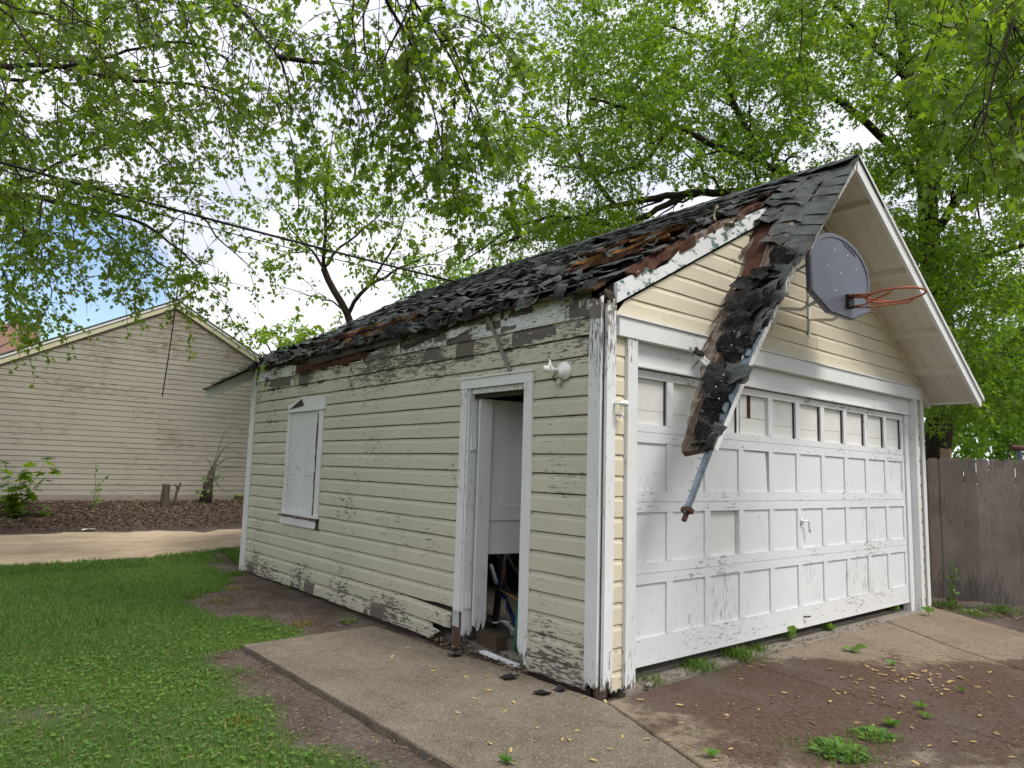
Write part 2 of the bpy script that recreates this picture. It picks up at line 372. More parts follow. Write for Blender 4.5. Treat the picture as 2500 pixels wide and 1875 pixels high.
V = np.stack([GX, GY, GZ], -1).reshape(-1, 3); a, b = len(xs), len(ys)
I = (np.arange(a - 1)[:, None] * b + np.arange(b - 1)[None]).ravel()
ground = mesh_np('ground', V, np.stack([I, I + b, I + b + 1, I + 1], -1), ground_mat(), None, True, origin=(0, 0, 0)); tag(ground, kind='structure')
lm, lu = lawn_mask(V[:, 0], V[:, 1])
far = (np.abs(V[:, 0]) > 11) | (V[:, 1] > 15) | (V[:, 1] < -9)
zc = np.zeros((len(V), 4)); zc[:, 3] = 1; zc[:, 0] = np.where(far, .9, np.clip(lm * 1.3, 0, 1))
zc[:, 1] = sstep(9.2, 9.7, V[:, 1] + (fbm(V[:, 0] * 1.5, V[:, 1] * 1.5, 4) - .5) * .9) * (~far)
at = ground.data.color_attributes.new('zone', 'FLOAT_COLOR', 'POINT'); at.data.foreach_set('color', zc.astype(np.float32).ravel())

# gravel alley, draped 6 mm above the soil
def alley_mat():
    m, nt, out = new_mat('gravel'); P = pos(nt)
    n1 = noise(nt, P, 1.0, 5, .6, (.35, 1.6, 1)); n2 = noise(nt, P, 45, 4, .7); n3 = noise(nt, P, 7, 4, .6, (.5, 2, 1))
    col = mixc(nt, rng_(nt, n1, .38, .62), (.50, .40, .275), (.31, .235, .165))
    col = mixc(nt, rng_(nt, n3, .5, .7, 0, .55), col, (.20, .15, .105))
    col = mixc(nt, rng_(nt, n2, .55, .75, 0, .55), col, (.52, .45, .35))
    finish(nt, out, col, .95, n2, .6, .015, .1); return m
xs2 = np.arange(-26, 26.01, .14); tt = np.linspace(0, 1, 15)
y0 = 7.80 + np.clip(xs2 + 1.3, 0, 3) * .17 + (fbm(xs2 * 1.6, xs2 * 0, 21) - .5) * .34
y1 = 9.40 + (fbm(xs2 * 1.3, xs2 * 0 + 3, 22) - .5) * .5
AX = np.repeat(xs2[:, None], 15, 1); AY = y0[:, None] * (1 - tt) + y1[:, None] * tt
AZ = gz(AX, AY) + .03 * np.sin(tt * PI)[None] + .004 + (fbm(AX * 3, AY * 5, 23) - .5) * .03 * np.sin(tt * PI)[None]
AZ[:, 0] -= .02; AZ[:, -1] -= .02
V = np.stack([AX, AY, AZ], -1).reshape(-1, 3); b = 15
I = (np.arange(len(xs2) - 1)[:, None] * b + np.arange(b - 1)[None]).ravel()
tag(mesh_np('gravel_alley', V, np.stack([I, I + b, I + b + 1, I + 1], -1), alley_mat(), None, True), kind='structure')

def concrete(name, a, b, soil=0.):
    m, nt, out = new_mat(name); P = pos(nt)
    n1 = noise(nt, P, 1.5, 5, .6); n2 = noise(nt, P, 7, 4, .6)
    vo = N(nt, 'ShaderNodeTexVoronoi', Scale=95.); L(nt, P, vo.inputs['Vector'])
    sp = N(nt, 'ShaderNodeSeparateColor'); L(nt, vo.outputs['Color'], sp.inputs[0])
    n4 = noise(nt, P, 140, 3, .7)
    col = mixc(nt, rng_(nt, n1, .35, .65), a, b)
    col = mixc(nt, rng_(nt, n2, .5, .75, 0, .6), col, tuple(x * .62 for x in a))
    st = mth(nt, 'MULTIPLY', rng_(nt, sp.outputs[0], .68, .74), rng_(nt, vo.outputs['Distance'], .50, .36))
    col = mixc(nt, mth(nt, 'MULTIPLY', st, .62), col, mixc(nt, sp.outputs[1], (.42, .33, .22), (.34, .32, .30)))
    sd_ = mth(nt, 'MULTIPLY', rng_(nt, sp.outputs[0], .24, .18), rng_(nt, vo.outputs['Distance'], .5, .35))
    col = mixc(nt, mth(nt, 'MULTIPLY', sd_, .75), col, (.05, .042, .035))
    col = mixc(nt, rng_(nt, n4, .55, .8, 0, .35), col, (.06, .05, .04))
    if soil:
        sx = N(nt, 'ShaderNodeSeparateXYZ'); L(nt, P, sx.inputs[0])
        # a drift of washed-out soil lies across the apron: distance to its long axis, plus noise
        A = gp(1900, 1715); B = gp(2500, 1720); d = (B - A)[:2]; ln = np.linalg.norm(d); d /= ln; nn = np.array([-d[1], d[0]])
        def lin(v, off): return mth(nt, 'ADD', mth(nt, 'ADD', mth(nt, 'MULTIPLY', sx.outputs[0], float(v[0])), mth(nt, 'MULTIPLY', sx.outputs[1], float(v[1]))), float(off))
        t = lin(d, -(A[:2] @ d)); s = lin(nn, -(A[:2] @ nn))
        e = mth(nt, 'ADD', mth(nt, 'POWER', mth(nt, 'DIVIDE', s, .92), 2.), mth(nt, 'POWER', mth(nt, 'MAXIMUM', mth(nt, 'MULTIPLY', t, -1.0 / .75), 0.), 2.))
        ns = mth(nt, 'ADD', mth(nt, 'MULTIPLY', noise(nt, P, 1.7, 6, .66, off=6), 1.75), mth(nt, 'MULTIPLY', noise(nt, P, 5.5, 10, .82), 1.15))
        k = mth(nt, 'SUBTRACT', ns, mth(nt, 'MULTIPLY', e, .33))
        mask = rng_(nt, k, .86, 1.06)
        n5 = noise(nt, P, 28, 5, .75)
        sc_ = mixc(nt, rng_(nt, n5, .3, .7), (.046, .030, .022), (.15, .098, .07))
        sc_ = mixc(nt, rng_(nt, n1, .5, .68, 0, .7), sc_, (.125, .098, .085))
        col = mixc(nt, mask, col, sc_)
        bmp = mth(nt, 'ADD', mth(nt, 'MULTIPLY', n5, mth(nt, 'ADD', mask, .15)), mth(nt, 'MULTIPLY', n4, .4))
        finish(nt, out, col, .92, bmp, .8, .012, .15)
    else:
        finish(nt, out, col, .92, mth(nt, 'ADD', n4, mth(nt, 'MULTIPLY', st, .6)), .55, .005, .2)
    return m
M_conc = concrete('aggregate_concrete', (.125, .105, .078), (.185, .158, .12))
M_apron = concrete('apron_concrete', (.19, .150, .105), (.24, .195, .142), 1.)
M_found = concrete('foundation_concrete', (.23, .205, .175), (.3, .27, .23))
def slab(name, poly, mat, top=0.0, th=.09, bev=.012, par=None):
    """concrete slab with softened, slightly uneven edge"""
    P2 = np.array(poly, float); pts = []
    for i in range(len(P2)):
        a_, b_ = P2[i], P2[(i + 1) % len(P2)]; n = max(2, int(np.linalg.norm(b_ - a_) / .12))
        for k in range(n): pts.append(a_ + (b_ - a_) * k / n)
    pts = np.array(pts); c = pts.mean(0); n = len(pts)
    jit = (nr.random((n, 2)) - .5) * .012; pts = pts + jit
    inn = pts + (c - pts) / np.linalg.norm(c - pts, axis=1)[:, None] * bev
    V = np.concatenate([np.c_[pts, np.full(n, top - th)], np.c_[pts, np.full(n, top - bev * .8)], np.c_[inn, np.full(n, top)]])
    Fc = [tuple(range(2 * n, 3 * n))]
    for l in (0, 1):
        for i in range(n): Fc.append((l * n + i, l * n + (i + 1) % n, (l + 1) * n + (i + 1) % n, (l + 1) * n + i))
    o = mesh_np(name, V, Fc, mat, par); return o
s1 = slab('concrete_walk', [(-1.477, 2.638), (-1.46, -4.6), (-1.30, -4.6), (-.452, -1.134), (-.075, -.115), (-.10, 1.0), (-.17, 1.66), (-.225, 2.698)], M_conc); tag(s1, kind='structure')
s2 = slab('driveway', [(-.06, -.115), (-.437, -1.138), (-1.285, -4.6), (.9, -4.6), (1.40, -1.60), (1.62, -.065)], M_apron, top=-.001); tag(s2, kind='structure')
s3 = slab('driveway', [(1.632, -.065), (1.412, -1.60), (.912, -4.6), (2.2, -4.6), (3.378, -1.56), (3.757, -.93), (4.475, -.03)], M_apron, top=-.003); tag(s3, kind='structure')
s4 = slab('driveway', [(4.487, -.03), (3.769, -.93), (3.39, -1.56), (2.212, -4.6), (3.6, -4.6), (5.1, -1.16), (5.93, .03)], M_apron, top=.002); tag(s4, kind='structure')

# ================================================================== garage
WX, LY = 5.79, 6.78
garage = empty('garage', (2.9, 3.4, 0), 'peeling cream and white wooden garage with a sagging shingle roof and collapsed front eave', 'garage')
RIDGE = np.array([2.9, 4.57])
def zl(x): return 4.57 - .578 * (2.9 - x)          # left slope, deck top
def zr(x): return 4.57 - .632 * (x - 2.9)          # right slope, deck top
# inner sheathing walls
m = MB()
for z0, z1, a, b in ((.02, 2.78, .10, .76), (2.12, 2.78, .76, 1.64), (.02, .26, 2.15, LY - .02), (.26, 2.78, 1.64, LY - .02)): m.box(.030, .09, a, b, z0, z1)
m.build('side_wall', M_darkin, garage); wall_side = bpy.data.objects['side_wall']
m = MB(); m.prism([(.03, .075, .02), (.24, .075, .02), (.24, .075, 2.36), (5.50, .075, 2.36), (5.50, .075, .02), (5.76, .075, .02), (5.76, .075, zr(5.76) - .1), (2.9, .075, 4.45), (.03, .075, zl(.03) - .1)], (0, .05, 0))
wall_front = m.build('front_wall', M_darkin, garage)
m = MB(); m.prism([(.0, LY, .0), (WX, LY, .0), (WX, LY, zr(WX) - .1), (2.9, LY, 4.45), (.0, LY, zl(0) - .1)], (0, -.08, 0)); m.build('rear_wall', M_side, garage)
m = MB(); m.box(WX - .08, WX, .126, LY - .08, 0, zr(WX) - .12); m.build('far_side_wall', M_front, garage)
m = MB(); m.box(.10, WX - .1, .13, LY - .1, -.05, .03); m.build('floor', M_found, garage)
m = MB(); m.box(.0, .10, .10, .72, -.05, .02); m.box(.0, .10, 2.2, LY, -.05, .02); m.build('sill_plate', M_darkin, garage)

PROF = [(.002, .003), (.0225, .003), (.0245, .008), (.0225, .106), (.013, .122), (.0075, .134), (.006, .1475)]
PROF_F = [(.002, .001), (.0175, .001), (.0185, .004), (.0178, .112), (.0125, .126), (.0105, .137), (.010, .1495)]
def siding(parent, axis, e0, e1, z0, mat, jag=(0, 0), seg=.24, rag=.0, h=1.0, prof=None, lift=0., name='siding_board', droop=0.):
    """one drop-siding board; e0/e1 end functions of z (or numbers); wall plane at 0, facing -X (axis Y) or -Y (axis X)"""
    prof = prof or PROF
    f0 = e0 if callable(e0) else (lambda z, e=e0: e); f1 = e1 if callable(e1) else (lambda z, e=e1: e)
    n = max(2, int(abs(f1(z0) - f0(z0)) / seg) + 1); n = n if not rag else max(n, 10)
    tt = np.linspace(0, 1, n + 1); V = []
    wob = (nr.random(n + 1) - .5) * .004; zb = (nr.random(n + 1) - .5) * .0045
    rb = nr.random(n + 1) * rag
    for i, t in enumerate(tt):
        for k, (o, z) in enumerate(prof):
            zz = z0 + z * h + (zb[i] if k < 3 else zb[i] * .3) - droop * max(0., 1 - t * abs(f1(z0) - f0(z0)) / .9) ** 2
            if k < 3: zz += rb[i] * (max(.12, 1 - t * abs(f1(z0) - f0(z0)) / .7) if droop or rag > .03 else 1)
            a = f0(z0 + z * h) * (1 - t) + f1(z0 + z * h) * t
            if i == 0 and jag[0]: a += (nr.random() - .5) * jag[0]
            if i == n and jag[1]: a += (nr.random() - .5) * jag[1]
            d = -(o + wob[i])
            V.append((d, a, zz) if axis == 'Y' else (a, d, zz))
    k = len(prof); Fc = []
    for i in range(n):
        for j in range(k - 1): Fc.append((i * k + j, (i + 1) * k + j, (i + 1) * k + j + 1, i * k + j + 1))
        Fc.append((i * k + k - 1, (i + 1) * k + k - 1, (i + 1) * k, i * k))
    Fc += [tuple(range(k)), tuple(range(n * k, n * k + k))[::-1]]
    o = mesh_np(name, np.array(V), Fc, mat, parent)
    bm = bmesh.new(); bm.from_mesh(o.data); bmesh.ops.recalc_face_normals(bm, faces=bm.faces); bm.to_mesh(o.data); bm.free()
    return o
ZB = [-.005, .141, .296, .449, .599, .748, .899, 1.043, 1.19, 1.337, 1.484, 1.631, 1.778, 1.916, 2.06, 2.205, 2.352, 2.5, 2.648]
DY0, DY1 = .735, 1.69         # side door casing outer
WY0, WY1 = 4.44, 5.49         # window casing outer
for i, z in enumerate(ZB[:-1]):
    h = (ZB[i + 1] - z) / .152 * 1.0
    spans = [[.125, LY - .13]]
    if z + .1 < 2.2: spans = [[.125, DY0 + .004], [DY1 - .004, LY - .13]]
    if .70 < z < 2.15:
        s = spans.pop(); spans += [[s[0], WY0 + .006], [WY1 - .006, s[1]]]
    for a, b in spans:
        # butt joints on long runs
        cuts = [a, b]
        if b - a > 2.4:
            c = a + (b - a) * rng.uniform(.25, .75); cuts = [a, c - .0015, c + .0015, b]
        for q in range(0, len(cuts), 2):
            e0, e1 = cuts[q], cuts[q + 1]; jag = [0, 0]; rag = 0.; dz = 0; lf = 0; dr = 0.
            if e0 == DY1 - .004 and i == 0: e0 = 1.99; jag[0] = .22; rag = .015; dr = .02
            elif e0 == DY1 - .004 and i == 1: e0 = 1.80; jag[0] = .16; rag = .02; dr = .035
            elif e0 == DY1 - .004 and i == 2: rag = .04
            elif i == 0: rag = .02
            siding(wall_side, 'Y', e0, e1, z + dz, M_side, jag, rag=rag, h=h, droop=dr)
# front: strips beside the big door
for i, z in enumerate(ZB[:-2]):
    h = (ZB[i + 1] - z) / .152
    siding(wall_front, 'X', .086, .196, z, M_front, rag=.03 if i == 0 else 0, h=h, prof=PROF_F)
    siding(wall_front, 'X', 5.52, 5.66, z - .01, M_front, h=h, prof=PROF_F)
# gable boards
z = 2.652; gi = 0
while z < 4.25:
    lf = lambda q: (q - 2.66) / .557 + .0 if q > 2.72 else .09
    rf = lambda q: min(5.70, 2.9 + (4.36 - q) / .60)
    e0, e1 = lf(z + .06), rf(z + .06)
    if e1 - e0 > .25:
        if e1 - e0 > 2.6:
            c = e0 + (e1 - e0) * rng.uniform(.3, .7)
            siding(wall_front, 'X', lf, c - .001, z, M_front, h=.148 / .152, seg=.4, prof=PROF_F); siding(wall_front, 'X', c + .001, rf, z, M_front, h=.148 / .152, seg=.4, prof=PROF_F)
        else: siding(wall_front, 'X', lf, rf, z, M_front, h=.148 / .152, seg=.4, prof=PROF_F)
    z += .148; gi += 1

# ---- trim helpers: a long board with slightly irregular edges and optional ragged end
def trim(name, a, b, w, th, nrm, mat, parent, rag0=0., rag1=0., n=8, wdir=None, jit=.0015):
    """board centre line a->b on the wall, width w, thickness th towards nrm"""
    a = Vector(a); b = Vector(b); d = (b - a).normalized(); nrm = Vector(nrm).normalized(); s = d.cross(nrm).normalized() if wdir is None else Vector(wdir).normalized()
    m = MB(); k = 9 if (rag0 or rag1) else 3; ln = (b - a).length; V = []
    g = []
    for lay in (0, 1):
        for j in range(k):
            u = j / (k - 1) - .5
            r0 = rag0 * (.15 + .85 * rng.random()) * (1 if lay else .8) if rag0 else 0; r1 = rag1 * (.15 + .85 * rng.random()) if rag1 else 0
            for i in range(n + 1):
                t = i / n; l = t * ln
                if i == 0: l += r0
                if i == n: l -= r1
                ed = rng.uniform(-jit, jit) if j in (0, k - 1) else 0
                g.append(a + d * l + s * (u * w + ed) + nrm * (th * lay))
    n1 = n + 1; idx = lambda lay, j, i: lay * k * n1 + j * n1 + i; Fc = []
    for j in range(k - 1):
        for i in range(n):
            Fc.append((idx(1, j, i), idx(1, j, i + 1), idx(1, j + 1, i + 1), idx(1, j + 1, i)))
            Fc.append((idx(0, j, i), idx(0, j + 1, i), idx(0, j + 1, i + 1), idx(0, j, i + 1)))
    for i in range(n):
        Fc.append((idx(0, 0, i), idx(0, 0, i + 1), idx(1, 0, i + 1), idx(1, 0, i))); Fc.append((idx(0, k - 1, i + 1), idx(0, k - 1, i), idx(1, k - 1, i), idx(1, k - 1, i + 1)))
    for j in range(k - 1):
        Fc.append((idx(0, j + 1, 0), idx(0, j, 0), idx(1, j, 0), idx(1, j + 1, 0))); Fc.append((idx(0, j, n), idx(0, j + 1, n), idx(1, j + 1, n), idx(1, j, n)))
    m.add(g, Fc); return m.build(name, mat, parent)
def lump(name, a, b, w, h, mat, parent, n=10, j=.3, taper=(1, 1), up=(0, 0, 1)):
    """rotten, splintered length of timber"""
    a = Vector(a); b = Vector(b); d = (b - a).normalized(); s = d.cross(Vector(up)).normalized(); u = s.cross(d); m = MB(); k = 7; pts = []
    base = [(-.5, -.5), (.1, -.5), (.5, -.4), (.5, .3), (.15, .5), (-.2, .42), (-.5, .5)]
    for i in range(n + 1):
        t = i / n; sc = taper[0] * (1 - t) + taper[1] * t
        for q in base:
            e = rng.uniform(-1, 1) * (b - a).length * .04 * (1 if i in (0, n) else .2)
            pts.append(a + (b - a) * t + d * e + s * w * sc * (q[0] + rng.uniform(-j, j) * .5) + u * h * sc * (q[1] + rng.uniform(-j, j) * .5))
    Fc = [tuple(range(k))[::-1], tuple(range(n * k, n * k + k))]
    for i in range(n):
        for q in range(k): Fc.append((i * k + q, i * k + (q + 1) % k, (i + 1) * k + (q + 1) % k, (i + 1) * k + q))
    m.add(pts, Fc); return m.build(name, mat, parent)
NX, NY = (-1, 0, 0), (0, -1, 0)
trim('corner_board', (-.010, .068, .015), (-.010, .068, 2.80), .118, .026, NX, M_trim, garage, rag0=.07, rag1=.12)
trim('corner_board', (.032, -.010, -.0), (.032, -.010, 2.78), .092, .026, NY, M_trim, garage, rag0=.14, rag1=.10)
m = MB(); m.box(-.009, .055, -.008, .055, -.02, 2.72); m.build('corner_post', M_rot, garage)
trim('corner_board', (-.010, LY - .065, -.03), (-.010, LY - .065, 2.80), .125, .026, NX, M_trim, garage, rag0=.05)
trim('corner_board', (-.02, LY + .0, -.03), (-.02, LY + .0, 2.84), .03, .05, (0, 1, 0), M_trim, garage)
trim('corner_board', (5.735, -.010, .0), (5.735, -.010, 2.86), .09, .026, NY, M_trim, garage, rag0=.05)
trim('door_casing', (.252, -.012, -.01), (.252, -.012, 2.50), .108, .036, NY, M_trim, garage, rag0=.09)
m = MB(); m.box(5.455, 5.535, -.055, .07, .0, 2.49); m.build('door_casing', M_trim, garage)
m = MB(); m.box(5.335, 5.453, .020, .11, .0, 2.30); m.build('door_stop', M_trim, garage)
o = slab('door_sill', [(.20, -.055), (1.5, -.04), (3.2, -.06), (5.6, -.045), (5.6, .125), (.20, .125)], M_found, top=.006, th=.06, par=garage)
m = MB(); m.box(.09, 5.655, -.058, .05, 2.492, 2.632)
m.build('header_beam', M_trimx, garage)
m = MB(); m.box(.08, 5.665, -.072, .03, 2.634, 2.646); m.build('header_cap', M_trimx, garage)
m = MB(); m.box(.31, 5.452, .012, .07, 2.315, 2.489); m.box(.31, 5.452, -.002, .05, 2.300, 2.316); m.build('door_head', M_trimx, garage)

# ---- overhead door
DX0, DX1, DZ0, DZ1 = .312, 5.330, .128, 2.298
YD = .045
gd = MB(); gd.box(DX0, DX1, YD + .036, YD + .046, DZ0, DZ1); gd = gd.build('overhead_door', M_panel, garage)
NC = 10
zsec = [DZ0 + .004, .764, 1.292, 1.818, DZ1 - .004]
rails = [(.172, .0), (.072, .076), (.076, .076), (.055, .062)]
rb = [.172, .078, .078, .060]; rt = [.072, .075, .078, .060]
cw = (DX1 - DX0) / NC
for s in range(4):
    z0, z1 = zsec[s], zsec[s + 1] - .003
    for (a, b, nm) in ((z0, z0 + rb[s], 'bottom_rail'), (z1 - rt[s], z1, 'top_rail')):
        m = MB(); m.box(DX0, DX1, YD - .002, YD + .0355, a, b); m.build(nm, M_rail, gd)
    for c in range(NC + 1):
        xc = DX0 + c * cw; hw = .038
        x0, x1 = (DX0, DX0 + .045) if c == 0 else ((DX1 - .06, DX1) if c == NC else (xc - hw, xc + hw))
        if s == 3 and c == 3: continue
        m = MB(); m.box(x0, x1, YD - .004, YD + .0355, z0 + rb[s] + .0015, z1 - rt[s] - .0015); m.build('stile', M_panel, gd)
    for c in range(NC):
        x0 = DX0 + c * cw + .039 if c else DX0 + .046; x1 = DX0 + (c + 1) * cw - .039 if c < NC - 1 else DX1 - .061
        a, b = z0 + rb[s] + .001, z1 - rt[s] - .001
        m = MB(); y = YD + .0105
        if s == 3:
            y = YD + .0285
            if c == 3:      # broken pane: boards with a rusty gap
                m.box(x0 + .0, x0 + .11, y, y + .005, a + .15, b); m.box(x0 + .175, x1, y, y + .005, a + .152, b); m.box(x0, x1, y - .002, y + .004, a, a + .145)
                m.build('panel', M_pane, gd)
                q = MB(); q.box(x0 + .112, x0 + .172, y + .0005, y + .0045, a + .146, b); q.build('rust_strip', M_rotred, gd); continue
            hz = a + (b - a) * rng.uniform(.28, .36)
            m.box(x0, x1, y, y + .005, a, hz - .0015); m.box(x0, x1, y + rng.uniform(-.001, .001), y + .005, hz + .0015, b); m.build('panel', M_pane, gd)
            q = MB(); q.box(x1 - .009, x1 - .001, y - .016, y - .001, a + .002, b - .002); q.build('pane_edge', M_plank, gd); continue  # dark brown strip down the right side of each upper pane
        if s == 1 and c == 2: m.box(x0 + .004, x1 - .022, YD + .030, YD + .0345, a, b); m.build('panel', M_pane, gd, ); continue
        if s == 2 and c == 3: m.prism([(x0, y, a), (x1 - .008, y, a), (x1 - .04, y, b - .012), (x0, y, b - .004)], (0, .005, 0)); m.build('panel', M_panel, gd); continue
        # raised moulding round a flat panel
        m.box(x0, x1, y, y + .006, a, b); m.build('panel', M_panel, gd)
    # dark inner edges of the moulding
m = MB(); m.box(DX0, DX1 + .05, YD - .006, YD + .02, DZ0 - .022, DZ0 + .002); m.build('weather_strip', M_trimx, gd)
hp = on(1958, 1272, 1, YD)
m = MB(); m.box(hp[0] - .045, hp[0] - .015, YD - .016, YD - .006, hp[2] - .03, hp[2] + .03)
m.tube([(hp[0] - .03, YD - .015, hp[2]), (hp[0] - .03, YD - .035, hp[2]), (hp[0] + .04, YD - .04, hp[2] + .004), (hp[0] + .06, YD - .04, hp[2] - .01), (hp[0] + .062, YD - .04, hp[2] - .06), (hp[0] + .072, YD - .04, hp[2] - .105)], [.009, .009, .009, .010, .009, .012], 8)
m.build('door_handle', M_trim, gd, True)
hk = on(1962, 1505, 1, YD)
m = MB(); m.tube([(hk[0], YD - .002, hk[2]), (hk[0], YD - .03, hk[2]), (hk[0] + .05, YD - .04, hk[2] + .003)], .008, 6); m.build('pull_handle', M_rust, gd)

# ---- side door
m = MB()
m.box(-.034, -.010, 1.595, DY1, .16, 2.20); o = m.build('side_door_casing', M_trim, garage)
trim('side_door_casing', (-.012, .782, .06), (-.012, .782, 2.20), .098, .026, NX, M_trim, garage, rag0=.13)
m = MB(); m.box(-.038, -.009, DY0 + .0, DY1 + .003, 2.202, 2.285); m.box(-.050, -.009, DY0 - .01, DY1 + .012, 2.285, 2.300); m.build('side_door_casing', M_trimx, garage)
trim('side_door_jamb', (.03, 1.588, .05), (.03, 1.588, 2.20), .115, .022, (0, -1, 0), M_trim, garage, rag0=.10, wdir=(1, 0, 0))
m = MB(); m.box(-.006, .10, .74, .79, .03, 2.2); m.box(-.006, .10, .792, 1.565, 2.155, 2.2); m.build('side_door_jamb', M_trim, garage)
trim('rotten_post', (-.004, 1.63, -.01), (-.004, 1.63, .33), .12, .03, NX, M_rot, garage, rag1=.1)
trim('threshold', (-.03, .82, .005), (-.03, 1.30, .022), .05, .02, (0, 0, 1), M_trim, garage, rag1=.08, rag0=.03)
# leaf, hinged at the far jamb and pushed inwards
H = Vector((.055, 1.535, 0)); ang = math.radians(77); dd = Vector((math.sin(ang), -math.cos(ang), 0)); dn = Vector((-math.cos(ang), -math.sin(ang), 0))
def dbox(m, l0, l1, z0, z1, t0, t1):
    p = []
    for z in (z0, z1):
        for l, t in ((l0, t0), (l1, t0), (l1, t1), (l0, t1)): q = H + dd * l + dn * t; p.append((q.x, q.y, z))
    m.hexa(p)
m = MB(); dbox(m, .12, .70, .80, 2.05, -.006, .004); leaf = m.build('side_door', M_door, garage)
trim('stile', H + dd * .06 + Vector((0, 0, .10)), H + dd * .06 + Vector((0, 0, 2.115)), .118, .034, dn, M_door, leaf, rag0=.17)
m = MB(); dbox(m, .70, .82, .60, 2.115, -.016, .018); m.build('stile', M_door, leaf)
for z0, z1 in ((2.02, 2.115), (1.06, 1.19), (.77, .80)):
    m = MB(); dbox(m, .121, .699, z0, z1, -.014, .016); m.build('rail', M_door, leaf)
m = MB(); dbox(m, .121, .699, 1.735, 1.741, .0045, .008); m.build('panel_seam', M_pane, leaf)
for z in (1.72, .38):
    m = MB(); m.box(.0, .052, 1.545, 1.562, z - .06, z + .06); m.tube([(.0, 1.552, z - .06), (.0, 1.552, z + .06)], .009, 8); m.build('hinge', M_trim, leaf)

# ---- boarded window
m = MB(); m.box(-.014, -.002, WY0 + .13, WY1 - .10, .90, 2.15); win = m.build('window', M_ply, garage)
trim('casing', (-.008, WY0 + .066, .88), (-.008, WY0 + .066, 2.20), .125, .026, NX, M_trim, win, jit=.004)
trim('casing', (-.008, WY1 - .052, .88), (-.008, WY1 - .052, 2.20), .098, .022, NX, M_trim, win)
m = MB(); m.prism([(-.036, WY0 - .03, 2.165), (-.036, WY1 + .0, 2.165), (-.036, WY1 - .02, 2.255), (-.036, WY1 - .12, 2.262), (-.036, WY1 - .46, 2.345), (-.036, WY1 - .60, 2.335), (-.036, WY0 + .12, 2.315), (-.036, WY0 - .02, 2.32)], (.03, 0, 0)); m.build('head_board', M_frieze, win)
m = MB(); m.box(-.055, -.004, WY0 - .02, WY1 + .03, 2.150, 2.163); m.build('head_moulding', M_trimx, win)
m = MB(); m.prism([(-.0375, WY1 - .06, 2.19), (-.0375, WY1 - .42, 2.31), (-.0375, WY1 - .50, 2.22)], (-.004, 0, 0)); m.build('peeled_patch', M_plank, win)
lump('rotten_edge', (-.052, WY0 - .02, .852), (-.052, WY1 + .02, .852), .02, .022, M_rot, win, 14, .6)
lump('rotten_edge', (-.036, WY0 + .125, .92), (-.036, WY0 + .130, 2.10), .012, .02, M_rot, win, 16, .8)
trim('sill', (-.03, WY0 - .03, .868), (-.03, WY1 + .03, .868), .065, .03, (0, 0, 1), M_frieze, win, rag0=.05)
trim('apron', (-.026, WY0 - .01, .80), (-.026, WY1 + .01, .80), .105, .02, NX, M_frieze, win, rag0=.06)
m = MB(); m.box(-.045, -.002, WY0 - .025, WY0 + .07, .74, .866); m.build('rotten_corner', M_darkin, win)
# ================================================================== roof
SN = math.hypot(1, .578)
def P_left(x, y, h=0.0): return Vector((x - .578 / SN * h, y, zl(x) + h / SN))
# decking boards of the left slope; a rotted hole near the front
m = MB(); m.prism([(2.9, -.50, 4.545), (5.86, -.50, zr(5.86) - .025), (5.86, 7.12, zr(5.86) - .025), (2.9, 7.12, 4.545)], (0, 0, .02)); 
roof = m.build('roof', M_deckw, garage)
x = 2.88; row = 0
while x > .02:
    x1 = x - .128; ya, yb = (.03, 7.10)
    segs = [(ya, yb)]
    if .72 < x < 1.72: segs = [(1.02 + .25 * rng.random() + .25 * (x - .9), yb)]
    if .25 < x < .55: segs = [(ya, 2.9), (3.75, yb)]
    for (p, q) in segs:
        m = MB(); sag = rng.uniform(-.006, .006)
        A = [P_left(x - .003, p, -.028 + sag), P_left(x1, p, -.028 + sag), P_left(x1, q, -.028), P_left(x - .003, q, -.028)]
        B = [P_left(x - .003, p, -.004 + sag), P_left(x1, p, -.004 + sag), P_left(x1, q, -.004), P_left(x - .003, q, -.004)]
        m.hexa(A + B); m.build('roof_plank', M_deckw if row > 3 else M_plank, roof)
    x = x1 - .002; row += 1
for y in np.arange(.4, 7, .62):        # rafters showing in the hole and along the eave
    m = MB(); m.bar(P_left(.06, y, -.10), P_left(2.88, y, -.10), .045, .13); m.build('rafter', M_darkin, roof)

def shingle_mesh(seed, w=.318, l=.215, curl=.0, rag=.0, nx=4, ny=4, th=.007):
    r = random.Random(seed); me = bpy.data.meshes.new('shingle'); V = []; Fc = []
    tw = r.uniform(-1, 1) * curl * .5
    for lay in (0, 1):
        for j in range(ny):
            for i in range(nx):
                u = i / (nx - 1) - .5; v = j / (ny - 1)
                e = (r.uniform(-rag, rag) if j == ny - 1 else 0)
                z = curl * v ** 2 * (1 + .6 * math.sin(u * 7 + seed)) + tw * u * v + .010 * v + (0 if lay else -th) + (r.uniform(-.3, .3) * curl * v if lay == 1 else 0)
                V.append((u * w * (1 - r.uniform(0, rag)), v * l + e, z))
    g = lambda lay, j, i: lay * nx * ny + j * nx + i
    for j in range(ny - 1):
        for i in range(nx - 1):
            Fc.append((g(1, j, i), g(1, j, i + 1), g(1, j + 1, i + 1), g(1, j + 1, i)))
    for i in range(nx - 1): Fc.append((g(1, ny - 1, i), g(1, ny - 1, i + 1), g(0, ny - 1, i + 1), g(0, ny - 1, i)))
    for j in range(ny - 1):
        Fc.append((g(1, j, 0), g(1, j + 1, 0), g(0, j + 1, 0), g(0, j, 0))); Fc.append((g(1, j + 1, nx - 1), g(1, j, nx - 1), g(0, j, nx - 1), g(0, j + 1, nx - 1)))
    me.from_pydata(V, [], Fc); me.materials.append(M_shing); return me
